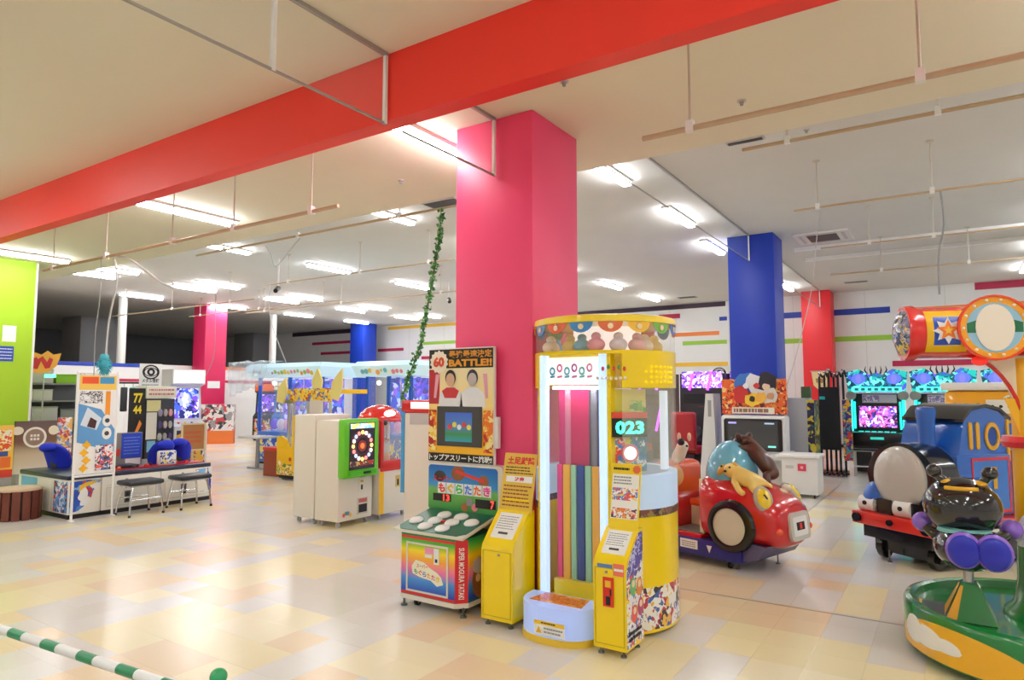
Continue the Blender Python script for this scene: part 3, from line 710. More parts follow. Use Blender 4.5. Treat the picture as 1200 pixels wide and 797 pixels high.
tl = R(10); Fb = Face(t, (0.012, 0.2, 0.755), (1, 0, 0), (0, math.sin(tl), math.cos(tl)))
Fb.rect(-0.105, 0.105, -0.02, 0.42, YEL, 'sign_board', th=0.006)
Fb.rect(-0.095, 0.095, 0.06, 0.35, mat((244, 242, 236), 0.4), 'sign_print', lift=0.006); Fb.rect(-0.09, 0.09, 0.18, 0.26, collage(((244, 242, 236), (235, 90, 80), (80, 140, 210), (244, 242, 236), (250, 210, 90)), 40, seed=2), 'sign_picture', lift=0.0082, th=0.001)
Fb.rect(-0.09, 0.09, 0.065, 0.13, collage(((244, 242, 236), (225, 70, 90), (60, 60, 70), (244, 242, 236), (240, 150, 60)), 45, seed=9), 'sign_picture', lift=0.0082, th=0.001)
Fb.lines(-0.085, 0.05, 0.28, 0.34, 3, GREY, lift=0.0085, seed=8); Fb.lines(-0.09, 0.04, 0.37, 0.40, 1, INK, lift=0.007, seed=11); Fb.star(0.075, 0.385, 0.03, mat((230, 110, 60), .4), 'flash_badge', lift=0.007, k=10, inner=.8)
box('sign_stem', YEL, t, -0.07, 0.09, 0.208, 0.228, 0.75, 0.84)

# ---- big round yellow capsule machine
cxm, cym, RR = -2.20, 4.655, 0.525
t = thing('capsule_climb_machine', 'tall round yellow capsule machine with lit pillars and colourful ribbons', 'arcade game', (cxm, cym, 0))
chx = 0.325; chy = -math.sqrt(RR ** 2 - chx ** 2)
A0 = math.atan2(chy, chx); A1 = math.atan2(chy, -chx) + 2 * math.pi   # arc going round the back
def arc(r, n=44, a0=A0, a1=A1): return [(r * math.cos(a0 + (a1 - a0) * i / n), r * math.sin(a0 + (a1 - a0) * i / n)) for i in range(n + 1)]
def shell(r0, r1, z0, z1, a0=A0, a1=A1, n=44):
    mb = MB(); o_ = arc(r1, n, a0, a1); i_ = arc(r0, n, a0, a1); mb.prism(o_ + i_[::-1], z0, z1); return mb
shell(RR - 0.06, RR, 0.03, 0.80).build('lower_body', YEL, t)
MB().prism(arc(RR - 0.065), 0.03, 0.10).build('floor_plate', YEL, t)
shell(RR - 0.05, RR + 0.006, 0.80, 0.85).build('dark_band', collage(((60, 50, 60), (120, 70, 60), (50, 60, 90), (150, 130, 70)), 30), t)
shell(RR - 0.055, RR + 0.002, 0.85, 1.08).build('lit_counter', mat((190, 215, 245), 0.35, emit=0.15), t)
shell(RR - 0.012, RR, 1.08, 1.68).build('clear_wall', glass((240, 245, 235), 0.14), t)
shell(RR - 0.03, RR + 0.004, 1.68, 1.94).build('yellow_band', YEL, t)
cw = MB().lathe([(RR - 0.012, 1.94), (RR, 1.94), (RR, 2.14), (RR - 0.012, 2.14)], 56); cw.build('clear_top', glass((255, 250, 240), 0.16), t)
MB().lathe([(RR - 0.03, 1.915), (RR + 0.002, 1.915), (RR + 0.004, 1.94), (0, 1.941)], 56).build('top_floor', YEL, t)
MB().lathe([(0, 2.195), (RR - 0.03, 2.195), (RR + 0.008, 2.185), (RR + 0.012, 2.14), (RR - 0.02, 2.135), (0, 2.135)], 64).build('cap', YEL, t)
# scalloped bunting under the cap
bc = [(220, 80, 40), (60, 130, 200), (225, 90, 40), (60, 140, 205), (230, 110, 50), (240, 190, 50), (120, 180, 60), (50, 110, 200)]
for k in range(16):
    am = R(-150 + 22.5 * k); hwid = R(9.5); mb = MB(); top = []; outl = []
    pts = [(-1, 0)] + [(-math.cos(math.pi * q / 10), -math.sin(math.pi * q / 10)) for q in range(11)] + [(1, 0)]
    ring0 = []; ring1 = []
    for u_, v_ in pts:
        a = am + u_ * hwid
        for rr_, lst in ((RR + 0.003, ring0), (RR + 0.006, ring1)): lst.append((rr_ * math.cos(a), rr_ * math.sin(a), 2.138 + v_ * 0.075))
    n = len(ring0); mb._add(ring0 + ring1, [tuple(range(n - 1, -1, -1)), tuple(range(n, 2 * n))] + [(i, (i + 1) % n, (i + 1) % n + n, i + n) for i in range(n)])
    bn = mb.build('bunting_flag', mat(bc[k % 8], 0.35), t, angle=60)
    MB().cyl(((RR + .004) * math.cos(am), (RR + .004) * math.sin(am), 2.105), ((RR + .009) * math.cos(am), (RR + .009) * math.sin(am), 2.105), 0.02, n=10).build('flag_mark', mat((250, 225, 180), 0.4), bn)
# plush toys in the clear top
pr_ = random.Random(2)
for k in range(16):
    a = R(-165 + 23 * k); r_ = pr_.uniform(0.3, 0.42); c = [(245, 190, 200), (250, 235, 230), (245, 215, 120), (120, 190, 230), (240, 150, 170), (235, 225, 245)][k % 6]
    q = ell('plush_toy', mat(c, 0.9), t, (r_ * math.cos(a), r_ * math.sin(a), 1.985), (0.065, 0.065, 0.05)); MB().ell((r_ * math.cos(a), r_ * math.sin(a), 2.045), (0.035, 0.035, 0.03)).build('plush_head', mat(c, 0.9), q)
cyl('inner_column', mat((246, 240, 242), 0.4, emit=0.5), t, (0, 0.05, 1.94), (0, 0.05, 2.135), 0.26, n=32)  # column glows to paint in the brightness inside the clear top
MB().prism([(-0.05, 1.70), (0.05, 1.70), (0.06, 1.80), (-0.06, 1.80)], RR + 0.0, RR + 0.01, 'y').build('rear_plate', YEL, t)
# embossed dots and lettering on the yellow band
for r_ in range(4):
    for k in range(9):
        a = R(-42 + k * 5.0); z = 1.72 + r_ * 0.035
        if k < 2 + r_ % 2: continue
        c = ((RR + 0.004) * math.cos(a), (RR + 0.004) * math.sin(a), z); ell('band_bead', mat((255, 225, 30), 0.25, emit=0.15), t, c, (0.014, 0.014, 0.012))
for k in range(5):
    a = R(-66 + k * 4); c = ((RR + 0.005) * math.cos(a), (RR + 0.005) * math.sin(a), 1.81 + 0.012 * (k % 2)); ell('band_mark', mat(((230, 80, 60), (90, 160, 70))[k % 2], 0.4), t, c, (0.011, 0.011, 0.016))
for k in range(7):
    a = R(-70 + k * 3.4); c = ((RR + 0.005) * math.cos(a), (RR + 0.005) * math.sin(a), 1.745); ell('band_mark', mat((245, 240, 215), 0.4), t, c, (0.011, 0.011, 0.012))
# front: lit posts, sign, ribbons
LEDB = mat((165, 188, 250), 0.4, emit=0.85)
for x in (-0.29, 0.185):
    pst = MB(); pst.box(x - 0.027, x + 0.027, chy - 0.03, chy + 0.03, 0.2, 1.92, 0.01); pst.build('light_post', LEDB, t)
box('post_edge', YEL, t, 0.215, 0.245, chy - 0.012, chy + 0.06, 0.03, 1.92); box('post_edge', YEL, t, -0.345, -0.325, chy - 0.0, chy + 0.06, 0.03, 1.92)
F = Face(t, (-0.0525, chy - 0.012, 0))
sg = F.rect(-0.205, 0.205, 1.70, 1.90, mat((245, 244, 250), 0.4, emit=0.4), 'lit_sign', th=0.006)
for i, c in enumerate(((90, 180, 210), (230, 120, 180), (110, 190, 220), (200, 110, 190), (120, 200, 210), (230, 150, 190))):
    a = -0.16 + i * 0.06; F.ring(a, 1.80 + (i % 2) * 0.022, 0.012, 0.024, mat(c, 0.4), 'sign_mark', lift=0.007, th=0.001, parent=sg, ry=1.3); F.poly([(a - .02, 1.75), (a + .02, 1.755), (a + .022, 1.77), (a - .018, 1.765)], mat(c, 0.4), 'sign_mark', lift=0.007, parent=sg)
rib = [((236, 62, 120), 0.045), ((244, 178, 44), 0.06), ((150, 205, 165), 0.045), ((22, 66, 140), 0.06), ((150, 205, 165), 0.05), ((244, 178, 44), 0.06), ((236, 62, 120), 0.055)]
x = -0.25
for c, wd in rib:
    wd *= 1.09
    MB().box(x + 0.003, x + wd - 0.003, chy + 0.10, chy + 0.125, 0.30, 1.12, 0.006).build('ribbon', mat(c, 0.4), t); x += wd
box('added_glow_strip', mat((240, 244, 255), 0.4, emit=9.0), t, -0.24, 0.15, chy + 0.035, chy + 0.075, 1.67, 1.69)  # added glowing strip, put in to brighten the ribbons from inside
box('ribbon_bar', YEL, t, -0.25, 0.16, chy + 0.06, chy + 0.16, 0.1, 0.31)
box('inner_back', mat((206, 52, 100), 0.12), t, -0.25, 0.0, chy + 0.14, chy + 0.16, 1.1, 1.7); box('inner_back', mat((84, 80, 88), 0.12), t, 0.0, 0.16, chy + 0.14, chy + 0.16, 1.1, 1.7)  # pink and dark colours paint in the pink pillar's reflection
box('inner_back', mat((214, 206, 60), 0.2), t, -0.25, 0.16, chy + 0.14, chy + 0.16, 0.3, 1.1)
for x in (-0.15, 0.06): cyl('clear_tube', glass((255, 255, 255), 0.12, 0.02), t, (x, chy + 0.1, 1.12), (x, chy + 0.1, 1.69), 0.022, n=14)
box('front_clear_panel', glass((240, 240, 245), 0.03), t, -0.26, 0.155, chy + 0.02, chy + 0.026, 0.3, 1.69)
# right-hand display behind clear wall
ad = R(-45); u = Vector((-math.sin(ad), math.cos(ad), 0)); c = Vector((0.42 * math.cos(ad), 0.42 * math.sin(ad), -0.07)) + u * 0.01
F = Face(t, c, u)
F.rect(-0.13, 0.14, 1.16, 1.74, mat((228, 214, 90), 0.35), 'inner_panel', th=0.004); F.rect(0.02, 0.14, 1.3, 1.66, collage(((110, 180, 70), (150, 200, 80), (230, 220, 120)), 22), 'prize_print', lift=0.004)
F.rect(0.03, 0.14, 1.17, 1.45, collage(((60, 120, 190), (80, 160, 200), (230, 235, 240), (60, 140, 160)), 28), 'prize_print', lift=0.006)
ds = F.rect(-0.13, 0.13, 1.41, 1.58, BLACK, 'counter_display', lift=0.03, th=0.02); F.rect(-0.13, 0.13, 1.54, 1.58, mat((225, 70, 50), 0.4), 'display_header', lift=0.05, parent=ds)
F.text('023', -0.105, 0.105, 1.43, 1.52, mat((60, 255, 190), 0.4, emit=2.0), 'digits', lift=0.052, parent=ds, bold=0.04)
F.disc(0.0, 1.30, 0.045, mat((250, 240, 240), 0.3, emit=1.0), 'push_button', lift=0.03, th=0.03); F.ring(0, 1.3, 0.045, 0.062, mat((220, 110, 130), 0.4), 'button_ring', lift=0.03, th=0.025)
F.rect(-0.12, -0.02, 1.17, 1.4, collage(((240, 240, 240), (230, 90, 90), (90, 150, 220), (250, 210, 80)), 30, seed=3), 'prize_print', lift=0.006)
ad = R(2); c = Vector((0.47 * math.cos(ad), 0.47 * math.sin(ad), 0)); MB().box(c.x - 0.02, c.x + 0.02, c.y - 0.06, c.y + 0.0, 1.1, 1.66).build('light_column', mat((215, 228, 245), 0.4, emit=0.35), t)
# low print on the body
mb = MB(); o_ = arc(RR + 0.0015, 14, R(-58), R(20)); i_ = arc(RR - 0.002, 14, R(-58), R(20)); mb.prism(o_ + i_[::-1], 0.05, 0.33); mb.build('body_print', collage(((244, 242, 236), (200, 70, 90), (70, 110, 190), (244, 242, 236), (60, 60, 70), (240, 190, 80), (244, 242, 236)), 24, seed=5), t)
for k in range(6): foot(t, 0.42 * math.cos(R(60 * k + 20)), 0.42 * math.sin(R(60 * k + 20)), 0.04)
# lit step
sp_ = thing('glowing_step', 'pale glowing rounded step with orange mat and caution label', 'step', (-2.275, 4.20, 0))
def dshape(w_, d_, n=16, e=2.6):
    pts = []
    for i in range(n + 1):
        a = math.pi + math.pi * i / n; cxx, syy = math.cos(a), math.sin(a)
        pts.append((w_ * math.copysign(abs(cxx) ** (2 / e), cxx), d_ * math.copysign(abs(syy) ** (2 / e), syy)))
    return pts
MB().prism(dshape(0.295, 0.315), 0.0, 0.045).build('base', mat((236, 196, 60), 0.35), sp_)
MB().prism(dshape(0.288, 0.308), 0.045, 0.235).build('lit_body', mat((170, 192, 250), 0.35, emit=0.22), sp_)
MB().prism([(-0.2, -0.2), (0.2, -0.2), (0.17, -0.02), (-0.17, -0.02)], 0.235, 0.239).build('step_mat', collage(((230, 110, 40), (240, 150, 50), (250, 180, 70)), 40), sp_)
MB().prism([(-0.16, -0.17), (0.16, -0.17), (0.14, -0.06), (-0.14, -0.06)], 0.239, 0.2405).build('mat_print', collage(((235, 120, 50), (200, 80, 40), (245, 170, 70)), 60, seed=3), sp_)
F = Face(sp_, (0.02, -0.3085, 0)); F.rect(-0.115, 0.115, 0.06, 0.15, PWHITE, 'caution_label', th=0.004); F.rect(-0.115, 0.115, 0.125, 0.15, mat((245, 200, 40), 0.4), 'label_band', lift=0.004)
F.poly([(-0.1, 0.07), (-0.055, 0.07), (-0.0775, 0.112)], mat((235, 180, 30), 0.4), 'warning_triangle', lift=0.004); F.lines(-0.04, 0.1, 0.07, 0.115, 2, GREY, lift=0.0042, seed=2); F.lines(-0.06, 0.06, 0.13, 0.146, 1, INK, lift=0.0062, seed=2)

# ================================================================== RIDES AND GAMES ON THE OPEN SIDE
# ---- red car ride
t = thing('car_ride', 'red cartoon car ride with puppies on the bonnet and orange seat', 'kiddie ride', (-1.99, 6.86, 0), R(-17))
CRED = mat((206, 22, 30), 0.2, coat=0.6); ORG = mat((238, 92, 30), 0.3, coat=0.4); CRM = mat((236, 226, 196), 0.45)
def sec(x, w_, z0, z1, e=3.2, n=28):
    c = (z0 + z1) / 2; h = (z1 - z0) / 2; out = []
    for i in range(n):
        a = 2 * math.pi * i / n; ca, sa = math.cos(a), math.sin(a)
        out.append((x, w_ * math.copysign(abs(ca) ** (2 / e), ca), c + h * math.copysign(abs(sa) ** (2 / e), sa)))
    return out
MB().loft([sec(0.0, 0.34, 0.24, 0.84), sec(0.02, 0.365, 0.22, 0.86), sec(0.18, 0.375, 0.21, 0.85, 3), sec(0.38, 0.375, 0.21, 0.815, 2.9), sec(0.55, 0.365, 0.21, 0.765, 2.8), sec(0.68, 0.345, 0.215, 0.70, 2.8), sec(0.76, 0.31, 0.235, 0.64, 2.7), sec(0.805, 0.25, 0.27, 0.58, 2.5), sec(0.82, 0.14, 0.34, 0.49, 2.2)]).build('bonnet', CRED, t, angle=60)
box('sill', CRED, t, -0.86, 0.03, -0.365, 0.365, 0.205, 0.275, 0.02)
MB().loft([sec(-0.92, 0.2, 0.3, 0.6), sec(-0.90, 0.31, 0.24, 0.68), sec(-0.8, 0.36, 0.21, 0.74), sec(-0.45, 0.37, 0.21, 0.72), sec(-0.36, 0.37, 0.22, 0.58), sec(-0.335, 0.36, 0.24, 0.5)]).build('rear_body', CRED, t, angle=60)
bk = MB(); bk.box(-0.62, -0.38, -0.30, 0.31, 0.5, 0.93, 0.09, 4); bk.build('seat_back', ORG, t)
MB().box(-0.42, -0.03, -0.02, 0.32, 0.47, 0.54, 0.03, 3).build('seat', ORG, t)
MB().ell((-0.40, -0.17, 0.78), (0.05, 0.12, 0.11)).build('seat_emblem', mat((240, 180, 110), 0.4), t)
box('seat_base', CRM, t, -0.36, -0.04, 0.0, 0.30, 0.275, 0.475); box('interior_wall', mat((238, 196, 150), 0.4), t, -0.33, 0.03, 0.325, 0.362, 0.275, 0.74, 0.01)
box('footwell', mat((120, 118, 112), 0.6), t, -0.33, 0.0, -0.33, 0.0, 0.275, 0.285); box('dash_panel', CRM, t, -0.02, 0.02, -0.31, 0.31, 0.275, 0.8)
NAVY = mat((42, 40, 132), 0.35)
box('plinth', NAVY, t, -0.88, 0.46, -0.385, 0.36, 0.075, 0.235, 0.012)
MB().prism([(0.45, 0.09), (0.60, 0.13), (0.70, 0.26), (0.45, 0.26)], -0.34, 0.34, 'y').build('plinth_nose', mat((96, 92, 132), 0.4), t)
F = Face(t, (0, -0.3855, 0)); F.rect(-0.2, 0.0, 0.13, 0.215, PWHITE, 'maker_plate'); F.lines(-0.18, -0.02, 0.14, 0.2, 3, GREY, lift=0.0022, seed=1)
for x in (-0.36, 0.13): F.poly([(x - 0.03, 0.19), (x + 0.03, 0.19), (x, 0.12)], PWHITE, 'white_triangle')
for x, y in ((0.3, -0.3), (-0.7, -0.3), (0.3, 0.28), (-0.7, 0.28)): caster(t, x, y, 0.03)
foot(t, 0.36, -0.27, 0.08); foot(t, 0.5, 0.2, 0.12)
for sy in (-1, 1):
    prof = [(0.0, -0.05), (0.17, -0.05), (0.205, -0.035), (0.22, 0.0), (0.205, 0.035), (0.17, 0.05), (0.15, 0.045), (0.15, 0.03)]
    Mw = Matrix.Translation((0.36, sy * 0.365, 0.405)) @ Matrix.Scale(1.12, 4) @ Matrix.Rotation(R(90 if sy < 0 else -90), 4, 'X')
    wh = MB().lathe(prof, 36, M=Mw).build('wheel', mat((14, 14, 15), 0.25, coat=0.3), t); MB().lathe([(0.152, 0.02), (0.152, 0.036), (0.10, 0.044), (0.0, 0.046)], 32, M=Mw).build('hub_cap', mat((214, 210, 190), 0.4), wh)
MB().ell((0.14, 0.02, 0.80), (0.235, 0.30, 0.37)).build('windscreen', mat((112, 186, 214), 0.15, coat=0.5), t)
for sy in (-1, 1):
    d = Vector((0.62, sy * 0.55, 0.55)); q = d.to_track_quat('Z', 'Y').to_euler()
    hl = MB().ell((0.625, sy * 0.255, 0.668), (0.09, 0.135, 0.05), q).build('headlight_rim', mat((176, 172, 160), 0.35), t)
    c2 = Vector((0.625, sy * 0.255, 0.668)) + d.normalized() * 0.02
    MB().ell(c2, (0.066, 0.104, 0.052), q).build('headlight', mat((248, 214, 40), 0.25, coat=0.5), hl)
    c3 = Vector((0.625, sy * 0.255, 0.668)) + d.normalized() * 0.070
    M3 = Matrix.Translation(c3) @ d.to_track_quat('Z', 'Y').to_matrix().to_4x4()
    MB().box(-0.008, 0.008, -0.03, 0.02, -0.004, 0.003, M=M3 @ Matrix.Rotation(0.5, 4, 'Z')).build('eye_mark', INK, hl)
    ell('indicator', mat((240, 90, 60), 0.25, coat=0.5), t, (0.775, sy * 0.265, 0.40), (0.04, 0.035, 0.035))
Fg = Face(t, (0.862, 0.0, 0.0), (0, 1, 0), (-0.12, 0, 1))
Fg.rect(-0.17, 0.17, 0.31, 0.56, mat((206, 204, 196), 0.35), 'grille_frame', th=0.03, r=0.05); Fg.rect(-0.125, 0.125, 0.35, 0.52, PWHITE, 'number_plate', lift=0.03, r=0.02)
Fg.rect(-0.07, 0.07, 0.40, 0.47, INK, 'plate_print', lift=0.032); Fg.rect(-0.02, 0.02, 0.41, 0.46, mat((220, 60, 60), 0.4), 'plate_mark', lift=0.034)
def skin_dog(name, pts, edges, m, parent, nose_at=None, eye=None, ear=None, darkear=None):
    """one continuous body: ball chain lofted by metaball-like union of tapered tubes, remeshed"""
    me = bpy.data.meshes.new(name); me.from_pydata([p[:3] for p in pts], edges, [])
    o = bpy.data.objects.new(name, me); COL.objects.link(o)
    md = o.modifiers.new('s', 'SKIN'); sb = o.modifiers.new('d', 'SUBSURF'); sb.levels = 2; sb.render_levels = 2
    for i, p in enumerate(pts):
        sv = me.skin_vertices[0].data[i]; sv.radius = (p[3], p[3]); sv.use_root = (i == 0)
    dg = bpy.context.evaluated_depsgraph_get(); me2 = bpy.data.meshes.new_from_object(o.evaluated_get(dg))
    bpy.data.objects.remove(o)
    for pl in me2.polygons: pl.use_smooth = True
    o = bpy.data.objects.new(name, me2); COL.objects.link(o); me2.materials.clear(); me2.materials.append(m); o.parent = parent
    return o
YD = mat((240, 206, 112), 0.3, coat=0.3)
d1 = skin_dog('puppy_figure', [(0.36, -0.22, 0.865, .085), (0.46, -0.19, 0.835, .08), (0.53, -0.15, 0.80, .078), (0.31, -0.235, 0.90, .075), (0.27, -0.25, 0.915, .08), (0.285, -0.31, 0.90, .042),
    (0.36, -0.29, 0.80, .035), (0.43, -0.33, 0.735, .03), (0.49, -0.35, 0.71, .03), (0.52, -0.23, 0.74, .035), (0.57, -0.26, 0.68, .03), (0.56, -0.1, 0.80, .03), (0.62, -0.07, 0.76, .014), (0.30, -0.17, 0.84, .03), (0.33, -0.14, 0.8, .03)],
    [(0, 1), (1, 2), (0, 3), (3, 4), (4, 5), (0, 6), (6, 7), (7, 8), (2, 9), (9, 10), (2, 11), (11, 12), (3, 13), (13, 14)], YD, t)
ell('nose', BLACK, d1, (0.30, -0.352, 0.905), (0.016, 0.012, 0.012)); 
for e in ((0.245, -0.325, 0.945), (0.325, -0.315, 0.94)): ell('eye', BLACK, d1, e, (0.011, 0.009, 0.011))
for e, rr_ in (((0.20, -0.26, 0.90), (0, 0.5, 0)), ((0.345, -0.23, 0.93), (0, -0.5, 0))): MB().ell(e, (0.03, 0.035, 0.06), rr_).build('ear', mat((232, 176, 70), 0.35), d1)
BD = mat((86, 44, 30), 0.3, coat=0.4)
d2 = skin_dog('puppy_figure', [(0.34, 0.12, 1.08, .075), (0.42, 0.12, 1.0, .09), (0.49, 0.12, 0.90, .085), (0.52, 0.12, 0.84, .08), (0.27, 0.10, 1.15, .07), (0.21, 0.08, 1.17, .072), (0.14, 0.05, 1.14, .04),
    (0.27, 0.02, 1.10, .035), (0.22, -0.04, 1.10, .028), (0.50, 0.02, 0.86, .04), (0.55, -0.02, 0.78, .03)], [(0, 1), (1, 2), (2, 3), (0, 4), (4, 5), (5, 6), (0, 7), (7, 8), (3, 9), (9, 10)], BD, t)
ell('nose', BLACK, d2, (0.10, 0.035, 1.145), (0.014, 0.014, 0.012))
for e, rr_ in (((0.23, 0.01, 1.20), (0.4, 0, 0)), ((0.25, 0.16, 1.20), (-0.4, 0, 0))): MB().ell(e, (0.035, 0.022, 0.05), rr_).build('ear', mat((70, 34, 24), 0.35), d2)
for e in ((0.16, 0.0, 1.19), (0.155, 0.10, 1.19)): ell('eye', BLACK, d2, e, (0.01, 0.01, 0.011))
WD = mat((236, 226, 206), 0.35, coat=0.3)
d3 = skin_dog('puppy_figure', [(-0.46, -0.05, 0.96, .07), (-0.50, -0.02, 0.93, .08), (-0.40, -0.07, 1.03, .06), (-0.36, -0.09, 1.10, .072), (-0.31, -0.12, 1.09, .04), (-0.42, -0.12, 0.93, .03), (-0.40, -0.16, 0.90, .026)], [(0, 1), (0, 2), (2, 3), (3, 4), (0, 5), (5, 6)], WD, t)
ell('eye_patch', BLACK, d3, (-0.355, -0.13, 1.13), (0.04, 0.032, 0.04)); ell('nose', BLACK, d3, (-0.275, -0.14, 1.095), (0.014, 0.012, 0.012))
for e in ((-0.40, -0.10, 1.18), (-0.33, -0.02, 1.18)): MB().ell(e, (0.02, 0.02, 0.045)).build('ear', mat((226, 190, 160), 0.4), d3)
d4 = MB().ell((0.62, 0.10, 0.69), (0.05, 0.06, 0.05)).build('puppy_figure', WD, t); ell('head', WD, d4, (0.64, 0.14, 0.74), (0.045, 0.045, 0.04)); ell('ear', BLACK, d4, (0.63, 0.185, 0.75), (0.02, 0.012, 0.03))

# ---- plain blue ride-on tank engine (front left plain)
t = thing('train_ride', 'blue ride-on tank engine with red buffer beam and grey front', 'kiddie ride', (-0.52, 7.43, 0), R(-36)); t.scale = (1.1, 0.76, 1.0)
TB = mat((34, 100, 196), 0.22, coat=0.5); TRED = mat((222, 46, 34), 0.3, coat=0.3); TBK = mat((20, 20, 22), 0.2, coat=0.5); TY = mat((232, 176, 36), 0.35)
box('chassis', TBK, t, -0.32, 0.34, 0.25, 1.85, 0.07, 0.41); box('front_skirt', TBK, t, -0.30, 0.36, 0.02, 0.3, 0.22, 0.41)
bb = box('buffer_beam', TRED, t, -0.40, 0.40, -0.02, 0.05, 0.335, 0.455, 0.01)
for x in (-0.34, 0.34): cyl('buffer', TBK, bb, (x, -0.02, 0.395), (x, -0.05, 0.395), 0.045)
MB().cyl((-0.0, -0.025, 0.40), (0, -0.05, 0.40), 0.03, n=12).build('coupling_hook', TBK, bb)
box('footplate', TRED, t, -0.40, 0.40, 0.05, 1.85, 0.40, 0.455, 0.008); box('running_stripe', mat((225, 225, 215), .4), t, 0.375, 0.39, 0.5, 1.85, 0.30, 0.36)
Mz = lambda y: Matrix.Translation((0, y, 0.82)) @ Matrix.Rotation(R(90), 4, 'X')
MB().lathe([(0.0, 0.09), (0.10, 0.085), (0.2, 0.065), (0.27, 0.03), (0.285, 0.0), (0.285, -0.03)], 40, M=Mz(0.17) @ Matrix.Diagonal((0.9, 1.06, 1, 1))).build('front_disc', mat((196, 194, 188), 0.25, coat=0.4), t)
MB().lathe([(0.0, 0.0), (0.335, 0.0), (0.335, -0.42), (0.0, -0.42)], 40, M=Mz(0.19)).build('smokebox', TBK, t)
box('smokebox_saddle', TBK, t, -0.25, 0.25, 0.17, 0.6, 0.455, 0.7)
MB().lathe([(0.0, 0.0), (0.32, 0.0), (0.32, -0.5), (0.0, -0.5)], 40, M=Mz(0.6)).build('boiler', TB, t)
MB().lathe([(0.0, 0.0), (0.085, 0.0), (0.075, 0.05), (0.075, 0.2), (0.09, 0.36), (0.08, 0.40), (0.0, 0.41)], 24, (0.06, 0.58, 1.10)).build('funnel', TB, t)
MB().ell((0, 0.85, 1.12), (0.1, 0.1, 0.14)).build('steam_dome', TB, t)
box('side_tank', TB, t, -0.315, 0.315, 0.62, 1.62, 0.455, 1.06, 0.03)
MB().prism([(0.66, 1.0), (0.80, 1.36), (0.95, 1.47), (1.2, 1.5), (1.45, 1.46), (1.60, 1.38), (1.62, 1.0)], -0.27, 0.295, 'x').build('cab', TB, t)
rp = [(0.76, 1.36), (0.93, 1.475), (1.2, 1.505), (1.46, 1.468), (1.66, 1.37)]
MB().prism([(a, b + 0.03) for a, b in rp] + [(a, b) for a, b in rp[::-1]], -0.275, 0.31, 'x').build('roof', TBK, t)
box('rear_post', TY, t, 0.285, 0.312, 1.57, 1.61, 0.98, 1.38); box('seat_opening', mat((150, 30, 36), 0.4), t, -0.3, 0.3, 1.62, 1.84, 0.455, 1.08)
F = Face(t, (0.3155, 0, 0), (0, 1, 0))
F.frame(0.86, 1.56, 0.49, 1.02, 0.028, mat((206, 46, 60), 0.3), 'red_lining', th=0.005); F.rect(0.89, 1.53, 0.52, 0.99, mat((64, 126, 214), 0.25), 'tank_panel', th=0.003)
F.text('1', 1.23, 1.30, 0.72, 0.93, TY, 'number', lift=0.004, th=0.008, bold=0.03)
F.o.x = 0.2955; F = Face(t, (0.2955, 0, 0), (0, 1, 0))
for y in (0.90, 1.03): F.rect(y - 0.03, y + 0.03, 1.10, 1.36, TY, 'window_bar', th=0.012, r=0.028)
F.ring(1.30, 1.22, 0.095, 0.135, TY, 'window_rim', th=0.014); F.disc(1.30, 1.22, 0.095, mat((24, 72, 160), 0.15), 'window', th=0.004)
Face(t, (0.3155, 0, 0), (0, 1, 0)).frame(0.64, 0.85, 0.49, 0.72, 0.02, mat((206, 46, 60), 0.3), 'red_lining', th=0.005)
for x, c in ((-0.30, PWHITE), (0.06, PWHITE)):
    q = MB(); q.cyl((x - 0.08, 0.13, 0.53), (x + 0.08, 0.13, 0.53), 0.075, n=24); q = q.build('cylinder_cover', c, t); cyl('bolt', BLACK, q, (x, 0.055, 0.54), (x, 0.045, 0.54), 0.022, n=12)
box('lamp_bracket', TBK, t, -0.2, -0.05, 0.1, 0.2, 0.455, 0.6); box('lamp_bracket', TBK, t, 0.14, 0.28, 0.1, 0.2, 0.455, 0.6)
MB().ell((-0.27, 0.2, 0.58), (0.11, 0.13, 0.17), zmin=0.0).build('front_fairing', TB, t)
for x in (-0.25, 0.25):
    for y in (0.3, 0.95, 1.5):
        whl = MB().cyl((x - 0.03, y, 0.11), (x + 0.03, y, 0.11), 0.11, n=20).build('wheel', TBK, t)
for x, y in ((-0.1, 0.12), (0.25, 1.75), (-0.25, 1.75)): foot(t, x, y, 0.11)

# ---- little roundabout with a bug seat
t = thing('roundabout_ride', 'green roundabout ride with black bug seat and red drum canopy', 'kiddie ride', (0.42, 5.30, 0))
GRN = mat((22, 122, 52), 0.2, coat=0.5); GRD = mat((16, 96, 60), 0.2, coat=0.4)
RB = 0.74
MB().lathe([(RB - 0.04, 0.03), (RB - 0.005, 0.05), (RB, 0.09), (RB, 0.29), (RB - 0.012, 0.315), (RB - 0.04, 0.325), (RB - 0.07, 0.315), (RB - 0.08, 0.27), (0.0, 0.275)], 72).build('drum_base', GRN, t)
def cpatch(name, m, fn, lift, a0, a1, n=40, R_=RB, parent=t):
    """patch laid on the drum side: fn(angle) -> (z0, z1)"""
    mb = MB(); v = []; f = []
    for i in range(n + 1):
        a = a0 + (a1 - a0) * i / n; z0, z1 = fn(a)
        z1 = max(z1, z0 + 1e-4)
        for rr_ in (R_ - 0.002, R_ + lift): v += [(rr_ * math.cos(a), rr_ * math.sin(a), z0), (rr_ * math.cos(a), rr_ * math.sin(a), z1)]
    for i in range(n):
        k = i * 4; q = k + 4
        f += [(k + 2, q + 2, q + 3, k + 3), (k + 3, q + 3, q + 1, k + 1), (k + 2, k, q, q + 2)]
    mb._add(v, f); return mb.build(name, m, parent, angle=50)
ya, yb = R(-172), R(-92)
